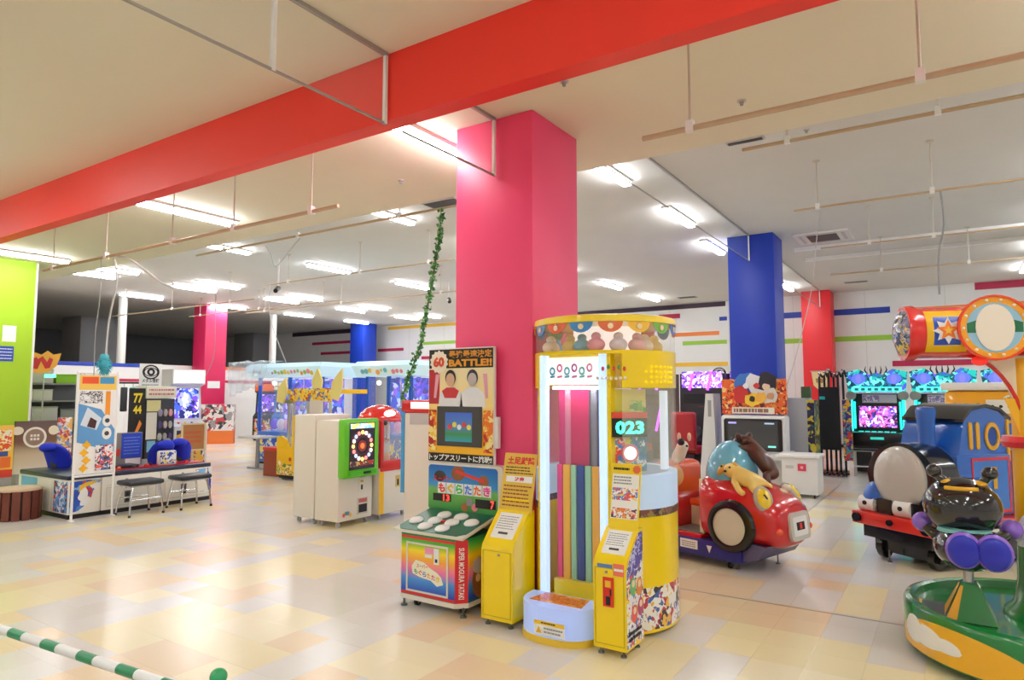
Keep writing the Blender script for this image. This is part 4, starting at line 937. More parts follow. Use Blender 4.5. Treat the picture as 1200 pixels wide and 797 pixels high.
cpatch('painted_sun', mat((238, 178, 20), 0.2, coat=0.4), lambda a: (0.06, 0.06 + 0.215 * math.sqrt(max(0, 1 - ((a - (ya + yb) / 2) / ((yb - ya) / 2)) ** 2))), 0.0015, ya, yb)
def cloud(ac, wd, z0, hts):
    def fn(a):
        u_ = (a - (ac - wd)) / (2 * wd); z = 0
        for c, r_, h in hts: z = max(z, h * math.sqrt(max(0, 1 - ((u_ - c) / r_) ** 2)))
        return (z0 - z * 0.45, z0 + z)
    cpatch('painted_cloud', mat((240, 240, 236), 0.25, coat=0.3), fn, 0.003, ac - wd, ac + wd, 48)
cloud(R(-144), R(19), 0.15, ((0.22, 0.22, 0.11), (0.5, 0.28, 0.085), (0.8, 0.2, 0.055))); cloud(R(-88), R(12), 0.19, ((0.25, 0.24, 0.07), (0.65, 0.3, 0.09)))
tb = box('step_tread', mat((70, 76, 76), 0.7), t, -0.63, -0.43, -0.34, -0.02, 0.272, 0.282); box('tread_edge', TY, t, -0.645, -0.63, -0.34, -0.02, 0.272, 0.286)
MB().lathe([(0.2, 0.27), (0.19, 0.31), (0.14, 0.36), (0.115, 0.5), (0.11, 0.72), (0.0, 0.72)], 32).build('column_foot', GRN, t)
MB().lathe([(0.11, 0.72), (0.105, 1.30), (0.15, 1.31), (0.16, 1.34), (0.15, 1.37), (0.10, 1.38), (0.10, 1.86), (0.0, 1.86)], 32).build('column', mat((240, 180, 30), 0.3, coat=0.3), t)
cpatch('painted_cloud', mat((240, 240, 236), 0.25), lambda a: (0.70, 0.80 + 0.1 * math.cos((a - R(-120)) * 2.2)), 0.003, R(-165), R(-75), 20, R_=0.108)
MB().lathe([(0.152, 1.305), (0.166, 1.34), (0.152, 1.375)], 32).build('red_collar', mat((214, 50, 60), 0.3), t)
# drum canopy
ax = R(18.5); Mb = Matrix.Translation((0, 0, 2.035)) @ Matrix.Rotation(ax, 4, 'Z')
RBZ = 0.165; HL = 0.70
Mx = Mb @ Matrix.Rotation(R(90), 4, 'Y')
MB().lathe([(0.0, -HL), (RBZ + 0.012, -HL), (RBZ + 0.018, -HL + 0.05), (RBZ, -HL + 0.08), (RBZ, HL - 0.08), (RBZ + 0.018, HL - 0.05), (RBZ + 0.012, HL), (0, HL)], 44, M=Mx).build('canopy_drum', mat((218, 34, 30), 0.25, coat=0.4), t)
MB().lathe([(0.0, -HL - 0.05), (0.08, -HL - 0.04), (0.14, -HL - 0.015), (0.155, -HL + 0.002)], 36, M=Mx).build('end_cap', collage(((150, 160, 190), (60, 80, 150), (220, 220, 225), (230, 200, 80), (70, 90, 110)), 14, rough=0.15), t)
def bpatch(name, m, x0, x1, a0, a1, lift):
    mb = MB(); v = []; f = []; n = 12
    for i in range(n + 1):
        a = a0 + (a1 - a0) * i / n
        for x in (x0, x1):
            for rr_ in (RBZ - 0.002, RBZ + lift): v.append(Mb @ Vector((x, rr_ * math.cos(a), rr_ * math.sin(a))))
    for i in range(n):
        k = i * 4; q = k + 4; f += [(k + 1, k + 3, q + 3, q + 1), (k, q, q + 1, k + 1), (k + 2, k + 3, q + 3, q + 2)]
    f += [(0, 1, 3, 2), (n * 4, n * 4 + 2, n * 4 + 3, n * 4 + 1)]
    mb._add(v, f); return mb.build(name, m, t, angle=50)
for s_ in (-1, 1):
    cx = -0.2 + s_ * 0.29
    bpatch('yellow_panel', mat((242, 192, 30), 0.25, coat=0.3), cx - 0.115, cx + 0.115, R(128), R(232), 0.002)
    bpatch('blue_panel', mat((40, 84, 190), 0.3), cx - 0.075, cx + 0.075, R(148), R(212), 0.004)
    Fst = Face(t, Mb @ Vector((cx, -RBZ - 0.006, 0)), Mb.to_3x3() @ Vector((1, 0, 0)), (0, 0, 1))
    Fst.star(0, 0, 0.085, PWHITE, 'white_star', th=0.003, k=8, inner=0.6); Fst.star(0, 0, 0.068, mat((240, 130, 40), 0.3), 'orange_star', lift=0.003); Fst.star(0, 0, 0.03, mat((250, 200, 60), 0.3), 'yellow_star', lift=0.006)
Fr = Face(t, Mb @ Vector((-0.245, -RBZ - 0.012, 0.01)), Mb.to_3x3() @ Vector((1, 0, 0)), (0, 0, 1))
Fr.disc(0, 0, 0.2, mat((226, 60, 30), 0.25, coat=0.4), 'roundel', th=0.02, n=44); Fr.ring(0, 0, 0.155, 0.19, mat((244, 170, 40), 0.3), 'roundel_ring', lift=0.02, th=0.004); Fr.ring(0, 0, 0.19, 0.203, mat((228, 70, 30), 0.25), 'roundel_rim', lift=0.016, th=0.016)
Fr.disc(0, 0, 0.155, mat((150, 196, 220), 0.35), 'roundel_field', lift=0.02, n=40); Fr.poly([(-0.15, -0.03), (0.15, -0.03), (0.15, 0.03), (0.09, 0.05), (-0.09, 0.05), (-0.15, 0.03)], mat((30, 110, 70), 0.35), 'printed_hedge', lift=0.022)
Fr.disc(0, 0.0, 0.105, mat((240, 230, 210), 0.35), 'blank_plaque', lift=0.024, rb=0.145)
for k in range(14): a = 2 * math.pi * k / 14; ell('bulb', mat((250, 240, 215), 0.3), t, Fr.M @ Vector((0.172 * math.cos(a), 0.172 * math.sin(a), 0.026)), (0.009, 0.009, 0.009))
# cream bracket below the drum
arcp = [(-0.40, -0.15)] + [(-0.40 + 0.34 * math.sin(R(q)), -0.15 - 0.55 * (1 - math.cos(R(q)))) for q in range(10, 91, 10)] + [(-0.06, -0.75), (0.3, -0.75), (0.3, -0.1), (-0.40, -0.1)]
mb = MB(); mb.prism(arcp, -0.05, -0.03, 'y', M=Mb); mb.build('bracket_panel', mat((236, 222, 190), 0.35), t)
edge = [Mb @ Vector((a + 0.012, -0.05, b)) for a, b in arcp[:11]]; mb = MB(); mb.tube(edge, 0.012, 8); mb.build('bracket_edge', mat((206, 40, 36), 0.3), t)
mb = MB(); mb.prism([(-0.16, -0.42), (-0.08, -0.66), (0.28, -0.7), (0.28, -0.36), (0.1, -0.45)], -0.055, -0.049, 'y', M=Mb); mb.build('bracket_paint', mat((242, 186, 36), 0.3), t)
MB().ell(Mb @ Vector((-0.30, -0.1, -0.19)), (0.045, 0.04, 0.03)).build('red_beacon', mat((235, 50, 40), 0.2, emit=0.4), t)
# bug seat
bx, by = -0.37, -0.27
def W_(x, y, z): return (bx + x, by + y, z)
MB().loft([[W_(-0.13, -0.11, 0.275), W_(0.13, -0.11, 0.275), W_(0.13, 0.13, 0.275), W_(-0.13, 0.13, 0.275)], [W_(-0.045, -0.045, 0.48), W_(0.05, -0.045, 0.48), W_(0.05, 0.05, 0.48), W_(-0.045, 0.05, 0.48)], [W_(-0.035, -0.035, 0.495), W_(0.04, -0.035, 0.495), W_(0.04, 0.04, 0.495), W_(-0.035, 0.04, 0.495)]]).build('pedestal', GRN, t)
pf = MB(); pf._add([W_(-0.133, -0.105, 0.30), W_(-0.133, 0.12, 0.30), W_(-0.051, 0.045, 0.478), W_(-0.051, -0.04, 0.478)], [(0, 1, 2, 3)]); pf._add([W_(-0.126, -0.1135, 0.285), W_(-0.07, -0.1135, 0.285), W_(-0.03, -0.05, 0.476), W_(-0.045, -0.05, 0.476)], [(0, 1, 2, 3)]); pf.build('pedestal_paint', mat((240, 170, 20), 0.25), t)
cyl('seat_post', mat((180, 180, 182), 0.25, 0.8), t, W_(0, 0, 0.49), W_(0, 0, 0.6), 0.028)
BK = mat((32, 31, 34), 0.12, coat=0.7); PUR = mat((146, 104, 214), 0.25, coat=0.4)
bug = MB().ell(W_(0.0, 0.02, 0.70), (0.18, 0.22, 0.135), (0.15, 0, 0)).build('bug_seat', BK, t)
MB().ell(W_(-0.015, 0.10, 0.93), (0.215, 0.19, 0.185)).build('bug_head', BK, bug)
MB().lathe([(0.11, 0.0), (0.145, 0.012), (0.14, 0.035), (0.11, 0.04)], 28, W_(-0.01, 0.04, 0.775)).build('bug_collar', mat((120, 190, 186), 0.3), bug)
for s_ in (-1, 1):
    q = MB(); q.tube([W_(s_ * 0.09, 0.08, 1.05), W_(s_ * 0.105 - 0.005, 0.07, 1.095), W_(s_ * 0.135 - 0.01, 0.06, 1.125)], [0.034, 0.026, 0.024], 12); q = q.build('antenna', BK, bug)
    MB().ell(W_(s_ * 0.145 - 0.01, 0.06, 1.15), (0.045, 0.045, 0.042)).build('antenna_tip', BK, bug); MB().ell(W_(s_ * 0.085, 0.06, 1.082), (0.04, 0.04, 0.02)).build('antenna_base', TY, bug)
    q = MB(); q.tube([W_(s_ * 0.09, 0.1, 0.75), W_(s_ * 0.17, 0.12, 0.745), W_(s_ * 0.215, 0.17, 0.775)], [0.045, 0.04, 0.035], 12); q.build('bug_arm', BK, bug)
    MB().ell(W_(s_ * 0.235, 0.19, 0.80), (0.062, 0.062, 0.062)).build('bug_hand', PUR, bug)
    fx = 0.055 + s_ * 0.074
    MB().ell(W_(fx, -0.19, 0.715), (0.094, 0.03, 0.108)).build('bug_sole_rim', PUR, bug); MB().ell(W_(fx, -0.222, 0.715), (0.081, 0.022, 0.094)).build('bug_sole', mat((36, 42, 176), 0.35), bug); MB().ell(W_(fx, -0.10, 0.715), (0.085, 0.11, 0.095)).build('bug_boot', BK, bug)
q = MB(); q.tube([W_(-0.075, 0.09, 1.065), W_(-0.065, 0.09, 1.105), W_(0.045, 0.09, 1.105), W_(0.055, 0.09, 1.065)], 0.01, 8); q.build('grab_handle', BLACK, bug)
hc, hr = Vector(W_(-0.015, 0.10, 0.93)), (0.215, 0.19, 0.185); pts = []
for k in range(9):
    x = -0.085 + 0.17 * k / 8; z = 0.125; y = -hr[1] * math.sqrt(max(0, 1 - (x / hr[0]) ** 2 - (z / hr[2]) ** 2)); pts.append(hc + Vector((x, y, z)))
MB().tube(pts, 0.013, 8).build('head_stripe', TY, bug)

# ================================================================== GAMES BEHIND THE RIDES
# ---- big-monitor game in front of the blue pillar
t = thing('monitor_game', 'white arcade game with wide dark monitor under an orange cartoon marquee', 'arcade game', (-2.92, 12.2, 0))
SHW = mat((226, 226, 224), 0.35)
box('base', SHW, t, -0.55, 0.55, 0.05, 0.7, 0.05, 0.6, 0.02)
bz = MB(); bz.box(-0.56, 0.55, 0.0, 0.35, 0.57, 1.24, 0.05, 3); bz.build('bezel', SHW, t)
F = Face(t, (0, -0.001, 0)); F.rect(-0.50, 0.49, 0.62, 1.18, BLACK, 'monitor_surround', r=0.04, th=0.01); F.rect(-0.43, 0.42, 0.66, 1.14, mat((60, 62, 66), 0.08, coat=0.5), 'screen', lift=0.01)
F.rect(-0.42, -0.28, 1.09, 1.12, mat((150, 150, 230), 0.4, emit=0.6), 'screen_print', lift=0.012); F.rect(0.2, 0.36, 1.09, 1.115, mat((170, 200, 230), 0.4, emit=0.4), 'screen_print', lift=0.012); F.rect(0.25, 0.38, 0.69, 0.72, mat((120, 220, 210), 0.4, emit=0.6), 'screen_print', lift=0.012); F.rect(-0.4, 0.0, 0.67, 0.685, mat((230, 190, 90), 0.4, emit=0.5), 'screen_print', lift=0.012)
mq = box('marquee', collage(((235, 96, 40), (240, 160, 60), (200, 50, 36), (245, 200, 120), (236, 110, 50), (120, 40, 36)), 9, seed=2), t, -0.54, 0.56, 0.06, 0.16, 1.26, 1.88)
F = Face(t, (0, 0.055, 0))
F.rect(-0.36, 0.36, 1.27, 1.38, mat((236, 230, 215), 0.4), 'sub_sign', lift=0.01, th=0.02, parent=mq); F.lines(-0.33, 0.33, 1.285, 1.365, 1, mat((150, 110, 90), 0.5), lift=0.031, seed=4, fill=0.8)
def blob(F, cx, cy, r, m, seed, lift, k=6, amp=0.3, name='cut_out_figure', parent=None):
    rr = random.Random(seed); pts = []
    for i in range(k * 2):
        a = math.pi * i / k; q = r * (1 + amp * rr.uniform(-0.7, 1.1)); pts.append((cx + q * math.cos(a), cy + q * math.sin(a)))
    return F.poly(pts, m, name, lift, 0.012, parent)
for q in ((-0.12, 1.82, .17, (60, 120, 200), 1), (0.08, 1.8, .17, (226, 226, 230), 2), (0.25, 1.82, .17, (40, 40, 48), 3), (0.3, 1.6, .14, (230, 226, 220), 4), (-0.2, 1.6, .13, (200, 50, 50), 5), (0.0, 1.52, .12, (240, 200, 60), 6), (0.15, 1.55, .1, (236, 180, 70), 7)):
    blob(F, q[0], q[1], q[2], mat(q[3], 0.4), q[4], 0.012 + q[4] * 0.004, parent=mq)
for q in ((0.31, 1.58, .06, (200, 150, 110), 1), (0.24, 1.74, .06, (235, 205, 180), 2), (0.0, 1.53, .05, (60, 50, 40), 3), (-0.1, 1.76, .05, (235, 240, 245), 8), (0.08, 1.76, .05, (210, 60, 60), 9)): blob(F, q[0], q[1], q[2], mat(q[3], 0.4), q[4], 0.045, k=6, amp=0.15, parent=mq)
MB().prism([(-0.98, 0.05), (-0.66, 0.05), (-0.70, 1.62), (-0.84, 1.62)], 0.05, 0.5, 'y').build('side_panel', mat((214, 214, 212), 0.4), t)
box('speaker_slot', GREY, t, -0.80, -0.74, 0.043, 0.05, 1.2, 1.5)
box('link_shelf', SHW, t, -0.5, 0.95, -0.3, 0.1, 0.5, 0.58, 0.01)
ck = thing('card_console', 'white waist-high console with pink plate beside the big-monitor game', 'console', (-2.02, 11.5, 0))
box('body', SHW, ck, -0.26, 0.27, -0.2, 0.3, 0.06, 0.62, 0.012); box('top', mat((236, 236, 234), 0.35), ck, -0.34, 0.30, -0.24, 0.32, 0.62, 0.67, 0.012)
F = Face(ck, (0, -0.201, 0)); F.rect(-0.02, 0.1, 0.42, 0.53, mat((226, 70, 100), 0.4), 'pink_plate', th=0.01); F.rect(0.02, 0.06, 0.455, 0.495, mat((240, 170, 180), 0.4), 'plate_mark', lift=0.01); F.rect(-0.2, -0.08, 0.45, 0.5, LGREY, 'coin_slot', th=0.006)
for x in (-0.2, 0.2): caster(ck, x, -0.12, 0.028); caster(ck, x, 0.22, 0.028)
gb = thing('grey_cabinet', 'plain grey cabinet back with dark decorated edge by the blue pillar', 'cabinet', (-2.36, 13.35, 0))
box('back_panel', mat((176, 178, 178), 0.45), gb, -0.26, 0.14, 0, 0.6, 0.03, 1.54, 0.01); box('edge_panel', collage(((30, 32, 70), (40, 120, 80), (30, 30, 34), (220, 200, 60), (40, 50, 90)), 7), gb, 0.14, 0.26, 0.02, 0.58, 0.03, 1.5)
box('base', BLACK, gb, -0.25, 0.25, 0.02, 0.58, 0, 0.03); box('top_light', mat((60, 90, 60), 0.4), gb, 0.04, 0.2, 0.05, 0.2, 1.54, 1.75)

# ---- racing cabinets with purple neon
NEON = mat((190, 60, 255), 0.4, emit=3.0)
t = thing('neon_racing_game', 'black racing game with red seat and purple neon tubes', 'arcade game', (-5.05, 15.6, 0))
MB().prism([(0, 0.05), (0, 0.5), (0.55, 0.75), (0.6, 2.1), (1.1, 2.1), (1.1, 0.05)], -0.55, 0.55, 'x').build('body', mat((36, 34, 40), 0.35), t)
F = Face(t, (0, 0.575, 0)); F.rect(-0.5, 0.5, 1.75, 2.15, collage(((150, 90, 210), (190, 150, 240), (90, 50, 160), (230, 220, 250)), 9, emit=0.9), 'marquee'); F.rect(-0.45, 0.45, 0.85, 1.6, mat((20, 22, 30), 0.12), 'screen'); F.rect(-0.1, 0.1, 0.9, 1.3, mat((140, 30, 40), 0.3), 'screen_print', lift=0.003)
for x, z0, z1, k in ((-0.3, 1.7, 2.1, .1), (0.15, 1.7, 2.15, .1), (0.3, 0.7, 1.25, .12)): cyl('neon_tube', NEON, t, (x, 0.53 if z0 > 1 else 0.1, z0), (x + k, 0.53 if z0 > 1 else 0.1, z1), 0.03, n=12)
MB().box(-0.28, 0.28, -0.75, -0.1, 0.25, 0.42, 0.05, 3).build('seat', mat((170, 26, 34), 0.4), t); MB().box(-0.28, 0.28, -0.9, -0.72, 0.35, 1.2, 0.06, 3).build('seat_back', mat((170, 26, 34), 0.4), t)
box('seat_base', BLACK, t, -0.25, 0.25, -0.85, 0.0, 0.0, 0.26); q = MB(); q.lathe([(0.13, -0.015), (0.16, -0.015), (0.16, 0.015), (0.13, 0.015)], 24, M=Matrix.Translation((0, -0.02, 0.72)) @ Matrix.Rotation(R(65), 4, 'X')); q.build('steering_wheel', BLACK, t)
dup(t, (-6.35, 15.6, 0), None, 'black racing game with purple neon beside its twin by the far wall'); dup(t, (-3.95, 15.9, 0), None, 'black racing game with purple neon nearest the blue pillar')

# ---- teal-lit rhythm games
TEAL = mat((30, 240, 220), 0.4, emit=2.6); TEALP = collage(((20, 190, 180), (30, 120, 170), (10, 60, 80), (120, 240, 230), (80, 90, 220), (15, 90, 110)), 7, emit=0.55, seed=3)
def rhythm(label, x, y):
    t = thing('rhythm_game', label, 'arcade game', (x, y, 0), 0, 'teal-lit rhythm games')
    BK2 = mat((22, 23, 26), 0.3)
    box('cabinet', BK2, t, -0.46, 0.46, 0.25, 1.0, 0.04, 1.62, 0.02); box('console', BK2, t, -0.46, 0.46, -0.1, 0.3, 0.55, 0.84, 0.03); box('lower_body', BK2, t, -0.42, 0.42, 0.0, 0.3, 0.04, 0.56)
    F = Face(t, (0, 0.245, 0)); F.rect(-0.34, 0.34, 0.93, 1.36, collage(((150, 90, 220), (230, 120, 220), (60, 60, 160), (240, 200, 250), (200, 60, 140), (40, 30, 80)), 10, emit=1.0, seed=x), 'screen', th=0.012); F.frame(-0.38, 0.38, 0.89, 1.40, 0.04, BLACK, 'screen_frame', th=0.02)
    F.rect(-0.27, 0.35, 1.43, 1.60, mat((190, 190, 195), 0.4), 'info_plate', th=0.01); F.rect(-0.26, 0.04, 1.45, 1.58, collage(((120, 130, 160), (220, 220, 230), (160, 120, 180)), 14, seed=x), 'info_print', lift=0.01)
    for sx in (-1, 1):
        cyl('light_column', TEAL, t, (sx * 0.47, 0.2, 0.86), (sx * 0.47, 0.2, 1.5), 0.026, n=12); cyl('light_column', TEAL, t, (sx * 0.41, 0.2, 0.9), (sx * 0.41, 0.2, 1.45), 0.014, n=10)
        q = MB(); q.lathe([(0.0, -0.04), (0.08, -0.04), (0.10, 0), (0.07, 0.05), (0, 0.06)], 16, M=Matrix.Translation((sx * 0.47, 0.16, 1.58)) @ Matrix.Rotation(R(90), 4, 'X')); q.build('speaker', mat((150, 146, 142), 0.4), t)
    mq = MB().prism([(-0.52, 1.64), (0.52, 1.64), (0.56, 2.06), (0.3, 2.12), (0.12, 2.0), (0, 2.05), (-0.12, 2.0), (-0.3, 2.12), (-0.56, 2.06)], 0.15, 0.3, 'y').build('marquee', TEALP, t)
    Fm = Face(t, (0, 0.149, 0))
    for sx in (-1, 1): Fm.disc(sx * 0.32, 1.92, 0.13, mat((90, 110, 240), 0.4, emit=0.7), 'wing_print', rb=0.11, parent=mq); Fm.disc(sx * 0.32, 1.92, 0.05, mat((120, 120, 250), 0.4, emit=0.6), 'wing_print', lift=0.002, rb=0.09, parent=mq)
    Fm.rect(-0.45, 0.45, 1.66, 1.75, mat((70, 255, 230), 0.4, emit=1.5), 'lit_title', parent=mq)
    for k in range(7): Fm.rect(-0.4 + k * 0.12, -0.32 + k * 0.12, 1.675, 1.735, mat((10, 110, 110), 0.4, emit=0.3), 'title_mark', lift=0.002, parent=mq)
    for k in range(5): MB().tube([(-0.16 + k * 0.08, 0.2, 2.02), (-0.2 + k * 0.1, 0.2, 2.10), (-0.18 + k * 0.09, 0.2, 2.18)], [0.02, 0.014, 0.004], 6).build('spike', mat((24, 30, 32), 0.3), mq)
    for k in range(6): box('lane_button', mat((40, 210, 190), 0.3, emit=0.6), t, -0.33 + k * 0.115, -0.25 + k * 0.115, -0.05, 0.08, 0.84, 0.86)
    box('name_strip', mat((40, 200, 180), 0.4, emit=0.5), t, -0.12, 0.12, -0.104, -0.1, 0.7, 0.75)
    return t
rhythm('teal-lit rhythm game with purple screen beside the black folding racks', -1.25, 15.35); rhythm('teal-lit rhythm game standing between its two twins', -0.10, 15.35); rhythm('teal-lit rhythm game mostly hidden behind the yellow bus ride', 1.07, 15.35)
def tube_bench(label, x, y):
    t = thing('tube_bench', label, 'bench', (x, y, 0)); W2 = mat((214, 214, 214), 0.3, 0.5)
    for sx in (-1, 1):
        for yy in (-0.1, 0.1): cyl('leg', W2, t, (sx * 0.42, yy, 0), (sx * 0.42, yy, 0.5), 0.016, n=8)
    cyl('leg', W2, t, (-0.1, -0.1, 0), (-0.1, -0.1, 0.5), 0.016, n=8)
    for z in (0.5, 0.2): cyl('crossbar', W2, t, (-0.42, -0.1, z), (0.42, -0.1, z), 0.014, n=8)
    box('bench_top', BLACK, t, -0.44, 0.44, -0.13, 0.13, 0.5, 0.54, 0.01)
tube_bench('white tube-frame bench in front of the first rhythm game', -1.2, 14.9)
# ---- bundle of black folding racks
t = thing('folding_rack_bundle', 'bundle of tall black folding racks standing on wheeled feet', 'rack', (-2.0, 14.75, 0))
for k in range(6):
    x = -0.2 + k * 0.085; y = 0.06 * (k % 2)
    MB().tube([(x, y, 0.06), (x, y, 1.95 + 0.04 * (k % 3)), (x + 0.02, y + 0.06, 2.0 + 0.04 * (k % 3)), (x + 0.05, y + 0.1, 1.95)], 0.022, 8).build('upright', BLACK, t)
    MB().box(x - 0.02, x + 0.02, -0.35, 0.4, 0.03, 0.07).build('foot_bar', BLACK, t); ell('top_clip', CHROME, t, (x, y, 2.02 + 0.04 * (k % 3)), (0.03, 0.03, 0.025))
box('foot_bar', BLACK, t, -0.55, 0.3, -0.12, -0.06, 0.03, 0.07); box('black_cover', mat((26, 26, 28), 0.8), t, -0.22, 0.16, -0.05, 0.02, 0.5, 1.75, 0.02); box('red_cover', mat((170, 40, 44), 0.7), t, -0.34, -0.22, 0.02, 0.12, 1.0, 1.4, 0.02); box('purple_cover', mat((70, 50, 120), 0.7), t, -0.36, -0.22, 0.02, 0.12, 0.5, 1.0, 0.02)
box('teal_tag', mat((40, 200, 190), 0.4), t, -0.2, -0.1, -0.07, -0.05, 1.5, 1.56); box('print_panel', collage(((40, 40, 120), (230, 190, 60), (200, 60, 60), (60, 160, 170)), 9), t, 0.2, 0.36, 0.0, 0.08, 0.3, 1.5)
for x in (-0.45, 0.25): caster(t, x, -0.09, 0.025)
# pennant on red pillar
t = thing('wall_pennant', 'small cream pennant hanging on the far red pillar', 'pennant', (-3.15, 21.40, 0)); Fp = Face(t, (0, 0, 0))
Fp.poly([(-0.25, 2.25), (0.25, 2.25), (0.2, 1.85), (0, 1.65), (-0.2, 1.85)], mat((226, 200, 140), 0.5), 'cloth', th=0.01); Fp.poly([(-0.14, 2.05), (0.14, 2.05), (0.12, 1.92), (-0.12, 1.92)], mat((170, 120, 70), 0.5), 'emblem', lift=0.01); cyl('hanging_rod', STEEL, t, (-0.28, -0.012, 2.26), (0.28, -0.012, 2.26), 0.012, n=8)
# eye-logo notice on far wall
def eye_notice(label, loc, rz, w_, h_):
    t = thing('eye_logo_sign', label, 'sign', loc, rz); F = Face(t, (0, 0, 0))
    F.rect(-w_ / 2, w_ / 2, -h_ / 2, h_ / 2, mat((235, 235, 232), 0.5), 'board', th=0.012)
    F.ring(0, h_ * 0.16, w_ * 0.28, w_ * 0.33, INK, 'eye_outline', lift=0.012, ry=0.62); F.ring(0, h_ * 0.16, w_ * 0.10, w_ * 0.17, INK, 'iris', lift=0.012); F.ring(0, h_ * 0.16, w_ * 0.31, w_ * 0.38, INK, 'brow', lift=0.012, ry=0.85)
    F.rect(-w_ * 0.4, w_ * 0.4, h_ * 0.0, h_ * 0.12, mat((235, 235, 232), 0.5), 'mask', lift=0.0135); F.ring(0, h_ * 0.16, w_ * 0.08, w_ * 0.17, INK, 'iris', lift=0.016)
    F.text('メダル情報', -w_ * 0.38, w_ * 0.38, -h_ * 0.28, -h_ * 0.1, INK, lift=0.013, bold=0.02); F.lines(-w_ * 0.38, w_ * 0.38, -h_ * 0.42, -h_ * 0.32, 1, GREY, lift=0.013)
    return t
p = aty(843, 441, WALLY - 0.03); eye_notice('white eye-logo notice on the far white wall', (p.x, WALLY - 0.03, p.z), 0, 0.6, 0.6)
# ---- yellow bus ride behind the train
t = thing('bus_ride', 'yellow bus ride with white roof behind the blue train', 'kiddie ride', (0.55, 10.9, 0), R(-6))
box('body', mat((242, 170, 30), 0.3, coat=0.3), t, -0.62, 0.8, 0, 0.85, 0.3, 1.67, 0.06); box('roof', mat((238, 236, 228), 0.3), t, -0.66, 0.84, -0.03, 0.88, 1.67, 1.78, 0.04); box('chassis', BLACK, t, -0.55, 0.75, 0.06, 0.8, 0.06, 0.32); box('lower_panel', mat((30, 100, 180), 0.3), t, -0.64, 0.82, -0.02, 0.87, 0.35, 1.25, 0.03)
F = Face(t, (0, -0.001, 0.1)); F.rect(-0.58, 0.76, 1.27, 1.36, BLACK, 'window_band', th=0.01)
F.rect(-0.15, 0.7, 1.27, 1.45, mat((240, 236, 220), 0.4), 'sign_panel', lift=0.006, th=0.01)
for k in range(9): F.disc(-0.08 + k * 0.09, 1.36, 0.02, INK, 'sign_dot', lift=0.016)
F.disc(0.2, 1.47, 0.16, mat((240, 236, 220), 0.4), 'oval_badge', lift=0.018, rb=0.055); F.lines(0.08, 0.32, 1.45, 1.49, 1, INK, lift=0.021)
for k in range(3): F.disc(-0.5 + k * 0.13, 1.33, 0.05, INK, 'rider_silhouette', lift=0.01, rb=0.07)
for x in (-0.4, 0.55):
    for y in (0.02, 0.83): cyl('wheel', BLACK, t, (x, y - 0.03, 0.17), (x, y + 0.03, 0.17), 0.17, n=24)

# ================================================================== LEFT HALF
# ---- green-framed roulette prize game, with a plain white backed game beside it
def white_machine(name, label, x, y, dx, dy, h, body=CREAMW, group=None):
    t = thing(name, label, 'arcade game', (x, y, 0), R(90))
    b_ = MB(); b_.box(-dy / 2, dy / 2, 0, dx, 0.075, h, 0.012); b_.build('cabinet', body, t)
    for a in (-dy / 2 + 0.06, dy / 2 - 0.06): caster(t, a, 0.06, 0.03, LGREY); caster(t, a, dx - 0.06, 0.03, LGREY)
    return t
t = white_machine('roulette_prize_game', 'white prize game with green framed roulette face', -6.24, 5.96, 0.42, 0.57, 1.30)
F = Face(t, (0, -0.0005, 0)); GF = mat((104, 204, 30), 0.3, coat=0.3)
fr = MB(); fr.box(-0.29, 0.29, -0.10, 0.02, 0.60, 1.32, 0.02)
fr.build('green_frame', GF, t); F = Face(t, (0, -0.1005, 0))
F.rect(-0.215, 0.215, 0.70, 1.27, mat((60, 56, 66), 0.2), 'game_face'); F.rect(-0.2, 0.2, 1.2, 1.26, collage(((240, 235, 220), (120, 190, 240), (250, 220, 110)), 20, emit=0.8), 'lit_title', lift=0.002)
F.ring(0, 0.985, 0.10, 0.20, mat((96, 44, 60), 0.3), 'wheel_field', lift=0.002); F.disc(0, 0.985, 0.07, mat((170, 70, 60), 0.3), 'wheel_hub', lift=0.003); F.disc(0, 0.985, 0.035, mat((240, 120, 60), 0.3, emit=.6), 'hub_lamp', lift=0.005)
for k in range(16):
    a = 2 * math.pi * k / 16; c = [(255, 240, 120), (255, 130, 120), (160, 190, 255), (255, 245, 220)][k % 4]; F.disc(0.155 * math.cos(a), 0.985 + 0.165 * math.sin(a), 0.025, mat(c, 0.4, emit=1.2), 'wheel_lamp', lift=0.006, n=14)
F.rect(-0.2, 0.2, 0.74, 0.80, collage(((200, 60, 50), (230, 200, 140), (90, 60, 70)), 22), 'pay_table', lift=0.002); F.rect(-0.22, 0.22, 0.63, 0.69, mat((80, 190, 30), 0.3), 'button_ledge', th=0.03); F.rect(0.0, 0.12, 0.645, 0.67, BLACK, 'buttons', lift=0.03, th=0.01)
F = Face(t, (0, -0.0005, 0)); F.rect(0.06, 0.13, 0.40, 0.58, mat((226, 220, 205), 0.4), 'coin_plate', th=0.008); F.rect(0.08, 0.11, 0.43, 0.49, BLACK, 'coin_slot', lift=0.008); F.rect(0.07, 0.12, 0.52, 0.55, mat((190, 150, 60), 0.4), 'coin_badge', lift=0.008)
F.rect(0.03, 0.2, 0.13, 0.33, mat((205, 200, 190), 0.4), 'prize_door_frame', th=0.01); F.rect(0.045, 0.185, 0.15, 0.25, BLACK, 'prize_door', lift=0.01); F.rect(0.045, 0.185, 0.27, 0.32, mat((190, 100, 90), 0.4), 'prize_label', lift=0.01)
for k in range(4): F.disc(-0.19 + k * 0.035, 0.15 + 0.02 * math.sin(k * 1.1), 0.025, mat(((230, 90, 120), (90, 180, 110), (110, 150, 230), (240, 200, 70))[k], 0.4), 'logo_print', n=12)
t.location.y = 5.98
